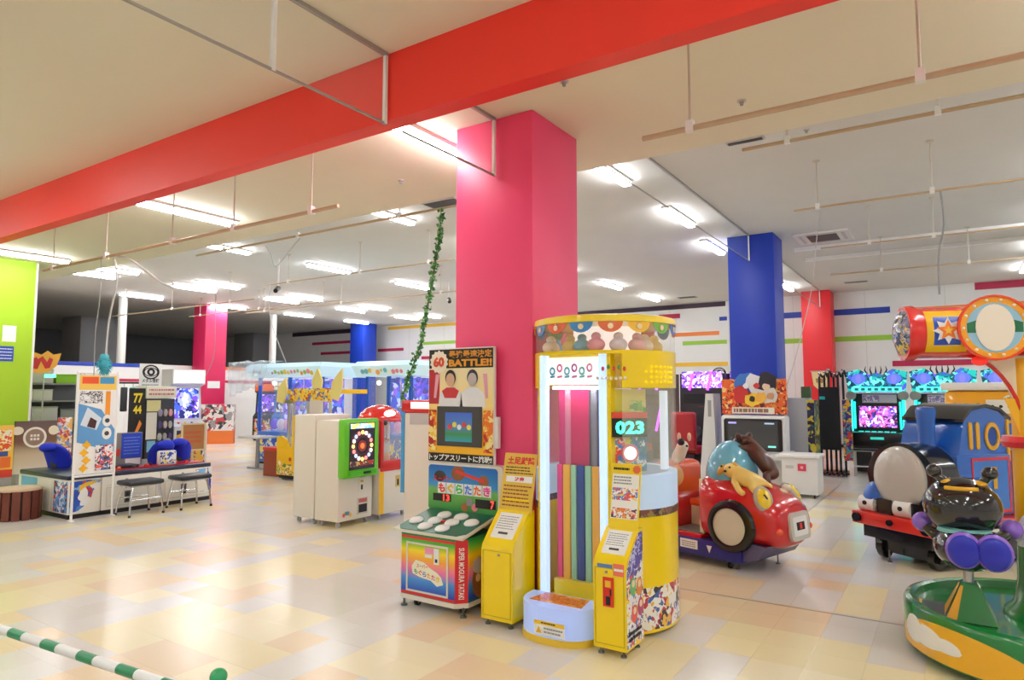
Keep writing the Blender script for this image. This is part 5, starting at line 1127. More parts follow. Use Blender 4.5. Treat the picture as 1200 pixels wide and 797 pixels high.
t = white_machine('prize_game', 'white prize game seen from its plain side with yellow rear edge', -6.69, 6.0, 0.40, 0.58, 1.36); box('rear_edge', mat((236, 190, 40), 0.3), t, -0.29, 0.29, 0.401, 0.44, 0.62, 1.34)
# red domed prize game
t = white_machine('domed_prize_game', 'white prize game with red dome and claw window', -6.19, 6.62, 0.6, 0.56, 0.68)
rf = MB(); rf.box(-0.27, 0.27, -0.02, 0.02, 0.62, 0.76, 0.02); rf.box(-0.28, -0.22, -0.02, 0.03, 0.66, 1.28, 0.012); rf.box(0.22, 0.28, -0.02, 0.03, 0.66, 1.28, 0.012); rf.build('red_frame', RED, t)
box('claw_chamber', mat((206, 206, 200), 0.4), t, -0.27, 0.27, 0.35, 0.58, 0.68, 1.28); box('window', glass((235, 240, 240), 0.2), t, -0.22, 0.22, 0.0, 0.008, 0.74, 1.28); box('chamber_side', glass((235, 240, 240), 0.2), t, -0.275, -0.265, 0.03, 0.35, 0.68, 1.28)
MB().ell((0, 0.28, 1.26), (0.29, 0.31, 0.22), zmin=0.0).build('dome', mat((222, 40, 36), 0.2, coat=0.5), t); q = MB(); q.ell((-0.06, 0.04, 1.36), (0.10, 0.05, 0.05)); q.build('dome_lamp', mat((255, 250, 245), 0.3, emit=2.0), t)
for k in range(7): ell('capsule', mat(((240, 150, 60), (230, 200, 90), (200, 70, 60), (120, 160, 90))[k % 4], 0.3), t, (-0.18 + k * 0.06, 0.2 + 0.05 * (k % 2), 0.73 + 0.03 * (k % 3)), (0.045, 0.045, 0.045))
for x in (-0.2, 0.2): ell('eye_knob', BLACK, t, (x, -0.01, 1.25), (0.035, 0.03, 0.035))
box('yellow_edge', mat((244, 190, 40), 0.3), t, -0.285, -0.2, -0.004, 0.0, 0.08, 0.62); F = Face(t, (0, -0.0005, 0)); F.rect(0.02, 0.1, 0.4, 0.55, mat((214, 190, 110), 0.4), 'coin_plate', th=0.006); F.rect(0.045, 0.075, 0.42, 0.5, BLACK, 'coin_slot', lift=0.006)
q = MB(); q.cyl((0.05, 0.2, 1.0), (0.05, 0.2, 1.28), 0.012, n=8); q.ell((0.05, 0.2, 1.0), (0.05, 0.05, 0.04)); q.build('claw', CHROME, t)
# tall white game behind the mole table
t = thing('tall_prize_game', 'tall white game seen from its plain side with red lit top and blue edge', 'arcade game', (-5.05, 5.55, 0), 0)
box('cabinet', CREAMW, t, 0.0, 0.55, 0, 0.75, 0.05, 1.42, 0.012); box('blue_edge', mat((70, 160, 214), 0.35), t, -0.05, -0.001, 0.0, 0.75, 0.55, 1.44); box('red_crown', RED, t, -0.05, 0.55, 0.0, 0.75, 1.421, 1.56, 0.012); F = Face(t, (0, -0.0015, 0)); F.rect(0.1, 0.36, 1.47, 1.54, mat((255, 246, 235), 0.4, emit=0.8), 'lit_panel', th=0.012); F.rect(0.08, 0.35, 1.30, 1.42, mat((196, 196, 192), 0.3), 'chamfer_plate', lift=0)
for x in (0.06, 0.49): foot(t, x, 0.06, 0.05); foot(t, x, 0.69, 0.05)

# ---- crane game islands
BLUF = mat((34, 96, 200), 0.3)
def crane_blue(label, x, y, w_, d_, rz=0):
    t = thing('crane_game', label, 'crane game', (x, y, 0), rz, 'blue-framed crane games')
    box('base', mat((40, 110, 206), 0.3), t, -w_ / 2, w_ / 2, 0, d_, 0.05, 0.75, 0.02); box('plinth', BLACK, t, -w_ / 2 + 0.04, w_ / 2 - 0.04, 0.04, d_ - 0.04, 0.0, 0.05)
    for sx in (-1, 0, 1):
        for yy in (0.03, d_ - 0.03): box('post', BLUF, t, sx * (w_ / 2 - 0.035) - 0.035, sx * (w_ / 2 - 0.035) + 0.035, yy - 0.03, yy + 0.03, 0.75, 1.98)
    box('window', glass((225, 235, 250), 0.12), t, -w_ / 2 + 0.06, w_ / 2 - 0.06, 0.02, 0.028, 0.78, 1.95); box('window', glass((225, 235, 250), 0.12), t, w_ / 2 - 0.03, w_ / 2 - 0.022, 0.06, d_ - 0.06, 0.78, 1.95)
    box('back_print', collage(((40, 70, 210), (90, 60, 220), (60, 130, 240), (200, 210, 250), (30, 40, 150), (150, 90, 230)), 5, emit=0.5, seed=x), t, -w_ / 2 + 0.06, w_ / 2 - 0.06, d_ * 0.6, d_ * 0.62, 0.78, 1.95)
    MB().loft([[(-w_ / 2 - 0.12, -0.16, 1.98), (w_ / 2 + 0.12, -0.16, 1.98), (w_ / 2 + 0.12, d_ + 0.1, 1.98), (-w_ / 2 - 0.12, d_ + 0.1, 1.98)], [(-w_ / 2 - 0.2, -0.24, 2.2), (w_ / 2 + 0.2, -0.24, 2.2), (w_ / 2 + 0.2, d_ + 0.15, 2.2), (-w_ / 2 - 0.2, d_ + 0.15, 2.2)], [(-w_ / 2 - 0.12, -0.14, 2.3), (w_ / 2 + 0.12, -0.14, 2.3), (w_ / 2 + 0.12, d_ + 0.1, 2.3), (-w_ / 2 - 0.12, d_ + 0.1, 2.3)]]).build('canopy', mat((196, 228, 240), 0.25, emit=0.25), t)
    Fc_ = Face(t, (0, -0.165, 1.985), (1, 0, 0), (0, -0.08, 0.22))
    cr = random.Random(int(x * 10))
    for k in range(int(w_ * 9)):
        Fc_.disc(-w_ / 2 + 0.1 + k * 0.11, 0.11 + cr.uniform(-.03, .03), cr.uniform(.03, .06), mat(cr.choice([(240, 214, 90), (240, 150, 170), (120, 200, 220), (250, 250, 250), (170, 210, 110), (250, 180, 90)]), 0.4), 'canopy_print', n=12, parent=None)
    for k in range(int(w_ * 4)):
        c = cr.choice([(240, 230, 240), (120, 90, 230), (90, 140, 250), (240, 160, 200)]); ell('prize_toy', mat(c, 0.8, emit=0.15), t, (-w_ / 2 + 0.2 + k * 0.24, d_ * 0.3, 0.9), (0.1, 0.1, 0.13))
    for sx in (-0.5, 0.5): ell('lamp_bulb', mat((255, 250, 240), 0.3, emit=3), t, (sx * w_ * 0.7, 0.2, 1.85), (0.05, 0.05, 0.05))
    q = MB(); q.cyl((0.1, d_ * .3, 1.3), (0.1, d_ * .3, 1.95), 0.015, n=8); q.ell((0.1, d_ * .3, 1.3), (0.09, 0.09, 0.06)); q.build('claw', CHROME, t)
    F = Face(t, (0, -0.0005, 0)); F.rect(-w_ / 2 + 0.06, w_ / 2 - 0.06, 0.12, 0.66, collage(((60, 130, 220), (240, 220, 120), (240, 240, 245), (50, 90, 190)), 7, seed=x), 'base_print')
    return t
crane_blue('wide blue crane game under a draped plastic canopy', -12.45, 9.85, 2.2, 1.1); crane_blue('narrow blue crane game behind the roulette game', -9.85, 10.3, 1.3, 1.0)
t = thing('plastic_drape', 'crumpled clear plastic sheet draped over the crane canopy corner', 'plastic sheet', (-13.3, 9.55, 2.31))
dr = random.Random(4); v = []; f = []; nx, ny = 16, 14
for j in range(ny + 1):
    for i in range(nx + 1):
        u_ = i / nx; s_ = j / ny
        x = -0.65 + 1.55 * u_ + s_ * 0.35 * (0.5 - u_); over = max(0, s_ - 0.35)
        v.append((x + dr.gauss(0, .012), 0.3 - min(s_, .35) * 1.3 - over * 0.1 - abs(math.sin(u_ * 17 + s_ * 3)) * 0.07 - 0.06, 0.03 - over * 1.25 * (1.0 - 0.35 * u_) + dr.gauss(0, .012)))
for j in range(ny):
    for i in range(nx): k = j * (nx + 1) + i; f.append((k, k + 1, k + nx + 2, k + nx + 1))
mb = MB(); mb._add(v, f); mb.build('sheet', glass((215, 232, 245), 0.45, 0.12), t, angle=80)
# yellow crane game with leaf-shaped fins
t = thing('yellow_crane_game', 'yellow crane game with flower print and leaf-shaped fins on top', 'crane game', (-10.05, 8.27, 0), 0)
YG = mat((248, 196, 10), 0.3, coat=0.3)
box('base', YG, t, -0.72, 0.75, 0.0, 0.95, 0.09, 0.62, 0.015); box('plinth', BLACK, t, -0.68, 0.7, 0.04, 0.9, 0.03, 0.09); MB().prism([(-0.72, 0.6), (-0.36, 0.6), (-0.42, 0.74), (-0.6, 0.82), (-0.72, 0.78)], 0.0, 0.06, 'y').build('base_wing', YG, t); MB().prism([(-0.3, 0.6), (0.1, 0.6), (0.1, 0.8), (-0.15, 0.74)], 0.0, 0.06, 'y').build('base_wing', YG, t)
for x in (-0.62, -0.3, 0.1, 0.7):
    foot(t, x, 0.08, 0.05)
F = Face(t, (0, -0.0005, 0)); cr = random.Random(9)
F.rect(-0.70, 0.73, 0.1, 0.3, collage(((248, 214, 90), (240, 230, 190), (90, 160, 70), (248, 200, 60), (210, 70, 60), (120, 90, 80)), 12), 'flower_field')
for k in range(9): F.star(-0.62 + k * 0.15, 0.3 + cr.uniform(-.08, .12), 0.05, mat(cr.choice([(210, 50, 50), (80, 150, 70), (240, 240, 230), (110, 100, 100)]), 0.4), 'flower_print', k=6, inner=0.55, lift=0.002)
for x in (-0.42, -0.3, 0.1, 0.7): box('post', mat((206, 206, 204), 0.3, 0.5), t, x - 0.02, x + 0.02, 0.02, 0.06, 0.62, 1.62)
box('window', glass((235, 240, 245), 0.10), t, -0.7, 0.73, 0.03, 0.038, 0.64, 1.6); box('roof', YG, t, -0.5, 0.75, 0.0, 0.9, 1.62, 1.7)
box('header', collage(((248, 206, 60), (240, 230, 150), (200, 60, 50), (90, 120, 190), (248, 196, 20)), 9, seed=4), t, -0.3, 0.75, -0.04, 0.02, 1.48, 1.72); box('price_card', mat((226, 216, 206), 0.4), t, 0.25, 0.6, -0.05, -0.041, 1.25, 1.5)
for x, z, r_, hgt in ((-0.62, 1.45, 12, .5), (0.42, 1.66, -8, .42), (0.86, 1.52, 14, .58)):
    M = Matrix.Translation((x, -0.02, z)) @ Matrix.Rotation(R(r_), 4, 'Y'); q = MB(); q.prism([(-0.10, 0), (0.10, 0), (0.15, hgt * 0.45), (0.06, hgt), (-0.02, hgt * 0.8), (-0.13, hgt * 0.5)], -0.015, 0.015, 'y', M=M); q.build('leaf_fin', mat((238, 222, 140), 0.35), t)
box('fin_arm', STEEL, t, -0.7, -0.3, 0.0, 0.02, 1.44, 1.5)
t = thing('waste_bin', 'small brown bin with red top beside the yellow crane game', 'bin', (-11.25, 8.5, 0)); box('body', mat((150, 66, 44), 0.5), t, -0.22, 0.22, 0, 0.3, 0, 0.5, 0.01); box('lid', mat((210, 50, 40), 0.4), t, -0.24, 0.24, -0.01, 0.31, 0.5, 0.56, 0.01)
# yellow plush machine right of the cranes
t = thing('plush_display_game', 'yellow framed prize game with poster beside the garland end', 'arcade game', (-8.0, 10.8, 0)); box('cabinet', mat((240, 190, 30), 0.35), t, -0.5, 0.55, 0, 0.8, 0.05, 2.0, 0.02); F = Face(t, (0, -0.001, 0)); F.rect(-0.35, 0.1, 1.2, 1.85, collage(((236, 190, 170), (240, 220, 200), (214, 110, 120), (240, 210, 120)), 8), 'poster'); F.rect(0.16, 0.4, 0.9, 1.6, mat((90, 150, 190), 0.2), 'window'); F.rect(-0.45, -0.36, 1.0, 1.8, mat((40, 130, 60), 0.4), 'green_strip'); box('plinth', BLACK, t, -0.48, 0.53, 0.02, 0.78, 0, 0.05)

# ---- battle-game island with covers, stools and banner
t = thing('medal_game_island', 'long low white game island with blue shark print and black kick base', 'arcade game', (-9.6, 5.2, 0), R(90))
IW = mat((236, 232, 222), 0.35)
box('kick_base', BLACK, t, -1.0, 0.98, 0.03, 1.5, 0.0, 0.06)
for a0, a1 in ((-1.02, -0.62), (-0.61, 0.19), (0.20, 1.0)): box('front_unit', IW, t, a0, a1, 0.0, 0.5, 0.06, 0.50, 0.012)
box('rear_unit', IW, t, -1.02, 1.0, 0.51, 1.5, 0.06, 0.50, 0.012); box('deck_top', mat((44, 50, 74), 0.35), t, -1.02, 1.0, 0.04, 1.48, 0.50, 0.56, 0.015); box('red_trim', mat((196, 40, 44), 0.35), t, -0.6, 0.96, 0.15, 0.5, 0.56, 0.575)
F = Face(t, (0, -0.0005, 0))
for a in (-0.21, 0.6):
    F.frame(a - 0.34, a + 0.34, 0.10, 0.36, 0.006, LGREY, 'panel_line', th=0.003); F.rect(a - 0.34, a + 0.34, 0.385, 0.39, LGREY, 'drawer_gap', th=0.003)
    F.disc(a - 0.08, 0.44, 0.02, GREY, 'lock', th=0.01, n=12); F.disc(a - 0.08, 0.34, 0.015, GREY, 'lock', th=0.01, n=12)
    q = F.rect(a - 0.1, a - 0.02, 0.13, 0.29, mat((90, 88, 84), 0.4), 'coin_unit', th=0.01); F.rect(a - 0.085, a - 0.045, 0.15, 0.2, BLACK, 'coin_slot', lift=0.01, parent=q); F.rect(a - 0.085, a - 0.045, 0.22, 0.27, BLACK, 'coin_slot', lift=0.01, parent=q)
WAVE = collage(((60, 130, 214), (236, 238, 240), (40, 80, 180), (120, 180, 230), (200, 60, 66), (236, 236, 236)), 7, seed=2, stretch=(1, 1, 0.6))
F.poly([(-1.0, 0.08), (-0.90, 0.10), (-0.80, 0.17), (-0.74, 0.26), (-0.72, 0.34), (-0.66, 0.42), (-0.62, 0.48), (-0.8, 0.49), (-1.0, 0.48)], WAVE, 'shark_print')
F.poly([(-0.9, 0.34), (-0.82, 0.40), (-0.72, 0.43), (-0.66, 0.47), (-0.78, 0.47), (-0.88, 0.43)], mat((236, 190, 60), 0.35), 'yellow_print', lift=0.002)
F.poly([(0.98, 0.08), (0.96, 0.2), (0.9, 0.28), (0.86, 0.34), (0.76, 0.40), (0.72, 0.48), (0.98, 0.49)], WAVE, 'shark_print')
F.poly([(0.76, 0.33), (0.84, 0.37), (0.94, 0.38), (0.9, 0.42), (0.8, 0.41)], mat((236, 190, 60), 0.35), 'yellow_print', lift=0.002)
Fe = Face(t, (-1.0205, 0, 0), (0, -1, 0)); Fe.rect(-0.4, -0.02, 0.08, 0.48, collage(((60, 120, 200), (236, 236, 240), (50, 60, 110), (200, 60, 60), (120, 170, 220)), 9), 'end_print'); Fe.rect(-1.4, -0.9, 0.2, 0.48, mat((110, 180, 224), 0.35), 'end_print')
for k in range(14): ell('control_knob', mat(((206, 40, 40), (40, 42, 50), (230, 120, 60))[k % 3], 0.35), t, (-0.5 + k * 0.1, 0.22 + 0.12 * (k % 2), 0.585), (0.035, 0.035, 0.03))
box('screen_tray', mat((24, 26, 34), 0.3), t, -0.6, -0.02, 0.2, 0.46, 0.575, 0.62, 0.01); box('gantry', mat((130, 128, 126), 0.5), t, -0.62, 0.22, 0.60, 0.68, 0.56, 1.05)
Fg_ = Face(t, (0, 0.5995, 0)); Fg_.rect(-0.08, 0.21, 0.68, 1.04, mat((34, 70, 196), 0.4), 'blue_notice', th=0.01); Fg_.lines(-0.05, 0.18, 0.72, 1.0, 6, mat((120, 150, 230), 0.5), lift=0.011, fill=0.25); Fg_.rect(-0.4, -0.1, 0.72, 0.82, mat((206, 50, 50), 0.4), 'red_label', th=0.01); Fg_.rect(-0.36, -0.3, 0.75, 0.79, PWHITE, 'label_mark', lift=0.01); Fg_.rect(-0.02, 0.2, 0.58, 0.67, PWHITE, 'white_card', th=0.008)
def cape(label, x, y, z, rz, hh=0.36, face=False):
    t = thing('covered_monitor', label, 'covered monitor', (x, y, z), rz); m = mat((26, 48, 206), 0.7)
    rings = []
    for j, (s_, zz, oy) in enumerate(((0.75, 0.0, 0.10), (0.85, 0.25, 0.10), (0.9, 0.55, 0.06), (0.8, 0.8, -0.03), (0.55, 0.95, -0.09), (0.2, 1.0, -0.10))):
        ring = []
        for i in range(18):
            a = 2 * math.pi * i / 18; wob = 1 + 0.07 * math.sin(5 * a + j)
            ring.append((0.19 * s_ * wob * math.cos(a), oy + 0.15 * s_ * wob * math.sin(a), hh * zz))
        rings.append(ring)
    MB().loft(rings).build('cloth_cover', m, t, angle=70); box('monitor_stem', DGREY, t, -0.05, 0.05, -0.02, 0.08, 0.0, hh * 0.5)
    q = MB(); q.ell((0, -0.14, hh * 0.84), (0.11, 0.1, 0.07)); q.build('cover_hood', m, t)
    if face:
        q = MB().box(-0.13, 0.13, -0.24, -0.14, 0.002, 0.22, 0.03).build('toy_box', mat((232, 230, 224), 0.5), t); Ff = Face(t, (0, -0.2405, 0)); Ff.rect(-0.11, 0.11, 0.03, 0.2, collage(((240, 240, 240), (60, 90, 190), (240, 220, 90), (40, 50, 80), (240, 240, 245)), 12), 'box_print', parent=q)
cape('blue cloth cover drooping over the island end near the aisle stool', -10.2, 6.0, 0.562, R(60)); cape('blue cloth cover behind a toy box on the island', -10.0, 5.62, 0.562, R(80), 0.36, True); cape('blue cloth cover bowed over the island end near the barrel stool', -10.8, 4.5, 0.562, R(30), 0.36)
def stool(label, x, y):
    t = thing('padded_stool', label, 'stool', (x, y, 0), R(90))
    MB().box(-0.24, 0.24, -0.18, 0.18, 0.40, 0.465, 0.03, 3).build('seat', mat((34, 36, 44), 0.4), t); box('seat_pan', CHROME, t, -0.2, 0.2, -0.15, 0.15, 0.385, 0.40)
    for sx in (-1, 1):
        for sy in (-1, 1):
            l = MB(); l.tube([(sx * 0.17, sy * 0.13, 0.39), (sx * 0.21, sy * 0.16, 0.2), (sx * 0.225, sy * 0.18, 0.012)], 0.013, 8); l = l.build('leg', CHROME, t); cyl('rubber_foot', BLACK, l, (sx * 0.226, sy * 0.181, 0.0), (sx * 0.226, sy * 0.181, 0.03), 0.018, n=10)
    for sy in (-1, 1): cyl('stretcher', CHROME, t, (-0.205, sy * 0.158, 0.22), (0.205, sy * 0.158, 0.22), 0.009, n=8)
stool('black padded stool next to the white framed banner', -9.27, 4.93); stool('black padded stool further from the white framed banner', -9.24, 5.62)
t = thing('barrel_stool', 'brown slatted barrel stool with beige top', 'stool', (-10.27, 3.88, 0)); n = 14
cyl('core', mat((26, 18, 16), 0.6), t, (0, 0, 0.01), (0, 0, 0.37), 0.235, n=28); MB().lathe([(0.0, 0.37), (0.26, 0.37), (0.265, 0.385), (0.25, 0.405), (0.0, 0.41)], 32).build('cushion', mat((206, 180, 150), 0.5), t)
for k in range(n):
    a = 2 * math.pi * k / n; M = Matrix.Rotation(a, 4, 'Z'); q = MB(); q.box(0.232, 0.255, -0.045, 0.045, 0.0, 0.37, 0.004, 1, M=M); q.build('slat', textured((124, 62, 44), (98, 46, 34), 8, 0.45), t)
t = thing('framed_banner', 'tall white framed banner with shark picture and yellow header', 'banner', (-9.47, 4.42, 0), R(90))
for x in (-0.25, 0.25): cyl('post', PWHITE, t, (x, 0, 0), (x, 0, 1.92), 0.016, n=10); box('foot', PWHITE, t, x - 0.02, x + 0.02, -0.05, 0.05, 0, 0.015)
for z in (0.56, 1.9): cyl('crossbar', PWHITE, t, (-0.25, 0, z), (0.25, 0, z), 0.014, n=10)
box('sheet', mat((238, 238, 236), 0.4), t, -0.235, 0.235, -0.006, 0.006, 0.58, 1.88); F = Face(t, (0, -0.0065, 0))
F.rect(-0.23, 0.23, 1.68, 1.87, mat((240, 200, 90), 0.4), 'header_print'); F.rect(-0.2, 0.0, 1.76, 1.85, mat((226, 84, 40), 0.4), 'header_mark', lift=0.002); F.rect(0.02, 0.2, 1.76, 1.85, mat((70, 150, 200), 0.4), 'header_mark', lift=0.002)
F.poly([(-0.23, 1.0), (0.23, 0.85), (0.23, 1.15), (0.05, 1.42), (-0.23, 1.5)], mat((96, 156, 210), 0.4), 'shark_picture', lift=0.001); F.poly([(-0.2, 1.22), (0.0, 1.15), (0.06, 1.3), (-0.12, 1.45)], mat((214, 226, 236), 0.4), 'shark_picture', lift=0.003); F.poly([(-0.12, 1.2), (-0.02, 1.17), (0.0, 1.27), (-0.08, 1.32)], mat((70, 40, 40), 0.4), 'shark_mouth', lift=0.005)
F.rect(-0.22, 0.06, 1.5, 1.66, collage(((220, 220, 220), (60, 60, 64), (150, 150, 150), (240, 240, 240)), 16), 'photo_print', lift=0.001); F.rect(0.10, 0.16, 1.28, 1.66, mat((236, 150, 40), 0.4), 'side_mark', lift=0.003)
for k in range(4): F.star(-0.14 + (k % 2) * 0.03, 0.66 + k * 0.1, 0.06, mat((240, 180, 30), 0.4), 'yellow_mark', lift=0.003, k=4, inner=0.6)
F.rect(0.0, 0.22, 0.62, 0.95, collage(((236, 236, 236), (60, 60, 66), (230, 90, 90), (240, 240, 240), (70, 110, 180)), 12, seed=6), 'comic_print', lift=0.003)
for k in range(2): F.disc(0.13, 1.1 + k * 0.17, 0.06, mat((240, 240, 238), 0.4), 'face_print', lift=0.004, rb=0.08); F.disc(0.13, 1.1 + k * 0.17, 0.03, mat((60, 60, 66), 0.4), 'face_print', lift=0.006)

# ---- row of cabinets behind the island
def arcade(name, label, cat, x, y, rz, w_, d_, h, body, marq, scr, emit=0.6, group=None):
    t = thing(name, label, cat, (x, y, 0), rz, group)
    MB().prism([(0, 0.05), (0, h * 0.42), (d_ * 0.35, h * 0.48), (d_ * 0.45, h * 0.82), (d_ * 0.2, h * 0.85), (d_ * 0.2, h), (d_, h), (d_, 0.05)], -w_ / 2, w_ / 2, 'x').build('cabinet', body, t)
    box('plinth', BLACK, t, -w_ / 2 + .03, w_ / 2 - .03, 0.03, d_ - 0.03, 0, 0.05)
    F = Face(t, (0, d_ * 0.2 - 0.001, 0)); F.rect(-w_ / 2 + .02, w_ / 2 - .02, h * 0.86, h * 0.99, marq, 'marquee', th=0.01)
    a = Vector((0, d_ * 0.35, h * 0.48)); b = Vector((0, d_ * 0.45, h * 0.82)); Fs = Face(t, a + Vector((0, -0.003, 0)), (1, 0, 0), b - a); Fs.rect(-w_ / 2 + 0.06, w_ / 2 - 0.06, 0.04, (b - a).length - 0.03, scr, 'screen', th=0.006)
    a = Vector((0, 0, h * 0.42)); b = Vector((0, d_ * 0.35, h * 0.48)); Fd = Face(t, a, (1, 0, 0), b - a)
    for k in range(4): Fd.disc(-w_ * 0.3 + k * w_ * 0.2, (b - a).length * 0.5, 0.025, mat(((220, 50, 50), (240, 200, 60), (60, 120, 220), (230, 230, 230))[k], 0.3), 'button', th=0.02, n=12)
    F0 = Face(t, (0, -0.001, 0)); F0.rect(-w_ / 2 + .05, w_ / 2 - .05, 0.1, h * 0.38, scr if emit < 0 else collage(((230, 228, 222), (60, 64, 80), (200, 60, 60), (230, 180, 80)), 6, seed=x), 'front_print'); F0.rect(-0.06, 0.06, 0.2, 0.34, DGREY, 'coin_door', lift=0.002, th=0.01)
    return t
bl_scr = collage(((60, 90, 220), (160, 170, 240), (30, 40, 110), (220, 220, 250), (110, 70, 200)), 6, emit=0.7, seed=1)
wm = mat((246, 244, 238), 0.4, emit=0.35)
arcade('video_game', 'white video game with glowing top sign beside the far pink pillar', 'arcade game', -14.0, 8.50, R(90), 0.76, 0.7, 2.15, mat((226, 224, 226), 0.4), wm, bl_scr)
arcade('video_game', 'black video game with yellow number poster behind the island', 'arcade game', -13.45, 6.50, R(90), 0.42, 0.6, 1.85, mat((30, 30, 36), 0.4), collage(((180, 40, 50), (220, 210, 205), (150, 40, 44)), 8), bl_scr)
t = thing('poster_panel', 'black poster panel with yellow figures and a bat', 'poster', (-13.0, 6.79, 0), R(90)); t.scale = (0.52, 1, 0.93); box('panel', INK, t, -0.27, 0.27, 0, 0.05, 0.55, 1.85); box('stand', DGREY, t, -0.2, 0.2, -0.05, 0.2, 0, 0.55); F = Face(t, (0, -0.001, 0)); F.text('77', -0.15, 0.18, 1.55, 1.75, mat((236, 214, 40), 0.4), bold=0.04); F.text('44', -0.15, 0.15, 1.33, 1.5, mat((236, 214, 40), 0.4), bold=0.04); F.poly([(-0.2, 0.75), (-0.15, 0.72), (0.18, 1.12), (0.1, 1.2)], mat((226, 130, 50), 0.4), 'bat_print')
t = thing('goods_cabinet', 'tall display cabinet with pastel top sign and small hanging goods', 'display cabinet', (-13.0, 7.24, 0), R(90)); t.scale = (0.68, 1, 0.98); box('case', mat((44, 44, 52), 0.4), t, -0.42, 0.42, 0.0, 0.5, 0.0, 1.55, 0.01); box('top_sign', mat((222, 226, 206), 0.4), t, -0.44, 0.44, -0.03, 0.4, 1.56, 1.80, 0.01); F = Face(t, (0, -0.032, 0)); F.lines(-0.38, 0.38, 1.6, 1.77, 2, mat((206, 120, 130), 0.5), fill=0.45); F = Face(t, (0, -0.001, 0)); F.rect(-0.4, 0.0, 1.3, 1.52, mat((214, 208, 150), 0.4), 'poster_strip'); F.rect(-0.4, -0.1, 0.75, 1.28, mat((216, 214, 206), 0.4), 'paper_poster'); F.rect(-0.36, -0.12, 0.5, 0.72, mat((120, 180, 214), 0.4), 'blue_poster')
gr2 = random.Random(8)
for k in range(12): F.disc(-0.02 + (k % 3) * 0.15, 0.55 + (k // 3) * 0.24, 0.055, mat(gr2.choice([(80, 70, 120), (170, 168, 166), (60, 60, 66), (214, 150, 160), (150, 140, 170)]), 0.4), 'hanging_good', th=0.04, n=14, rb=0.075)
F.disc(0.2, 0.62, 0.14, mat((150, 150, 152), 0.35), 'round_tray', th=0.05, lift=0.01)
t = eye_notice('white eye-logo sign standing above the goods cabinet', (-13.75, 7.42, 1.98), R(90), 0.46, 0.5); 
q = box('sign_post', LGREY, t, -0.02, 0.02, 0.0, 0.03, -1.98, -0.24)
t = thing('wood_frame_sign', 'small wood framed board on a stand behind the island', 'sign', (-11.7, 7.15, 0), R(80)); box('panel', mat((176, 120, 70), 0.5), t, -0.2, 0.2, 0, 0.03, 0.6, 1.05); F = Face(t, (0, -0.001, 0)); F.frame(-0.22, 0.22, 0.57, 1.08, 0.03, mat((220, 200, 160), 0.4), th=0.02); F.lines(-0.15, 0.15, 0.7, 0.95, 3, mat((200, 90, 50), 0.5)); box('stand', mat((200, 180, 140), 0.5), t, -0.02, 0.02, 0.0, 0.04, 0, 0.6); box('stand_foot', mat((200, 180, 140), 0.5), t, -0.2, 0.2, -0.12, 0.15, 0, 0.03)
t = thing('print_carton', 'white carton with black and orange prints at the pink pillar', 'carton', (-19.6, 12.75, 0), R(50)); box('box', collage(((224, 216, 214), (60, 60, 66), (190, 60, 70), (224, 220, 216), (150, 146, 150)), 5), t, -0.75, 0.5, 0, 0.6, 0.42, 1.25); box('orange_base', mat((232, 120, 50), 0.5), t, -0.75, 0.5, 0.0, 0.6, 0, 0.42)
arcade('video_game', 'dark video game with purple screen next to the far pink pillar', 'arcade game', -19.6, 14.6, R(40), 0.9, 0.9, 1.95, mat((28, 26, 32), 0.4), mat((236, 110, 40), 0.4), collage(((120, 60, 220), (40, 30, 90), (200, 180, 250), (60, 60, 160)), 6, emit=0.8))
arcade('video_game', 'blue framed video game with orange side panel and fish screen', 'arcade game', -17.9, 14.3, R(38), 1.3, 0.9, 2.0, mat((34, 110, 190), 0.4), collage(((236, 220, 170), (240, 240, 235), (60, 140, 210)), 5), collage(((200, 210, 220), (60, 70, 90), (230, 150, 90), (120, 130, 180), (40, 50, 80)), 6, emit=0.3))
t = thing('orange_banner', 'orange vertical banner with white marks beside the blue framed game', 'banner', (-15.9, 13.0, 0), R(40)); box('cloth', mat((240, 96, 36), 0.5), t, -0.25, 0.25, 0, 0.02, 0.55, 1.95); cyl('pole', LGREY, t, (0.27, 0.01, 0), (0.27, 0.01, 2.0), 0.015, n=8); box('foot', LGREY, t, 0.0, 0.4, -0.15, 0.17, 0, 0.02); F = Face(t, (0, -0.001, 0))
for k in range(4): F.disc(-0.02 + 0.05 * (k % 2), 0.8 + k * 0.3, 0.08, PWHITE, 'white_mark', n=10)
t = thing('pedestal_table', 'grey square table on one leg near the yellow crane game', 'table', (-12.55, 9.15, 0)); box('table_top', LGREY, t, -0.35, 0.35, -0.25, 0.25, 0.66, 0.70, 0.008); cyl('leg', STEEL, t, (0, 0, 0.03), (0, 0, 0.66), 0.04, n=14); box('foot', STEEL, t, -0.3, 0.3, -0.04, 0.04, 0, 0.03)
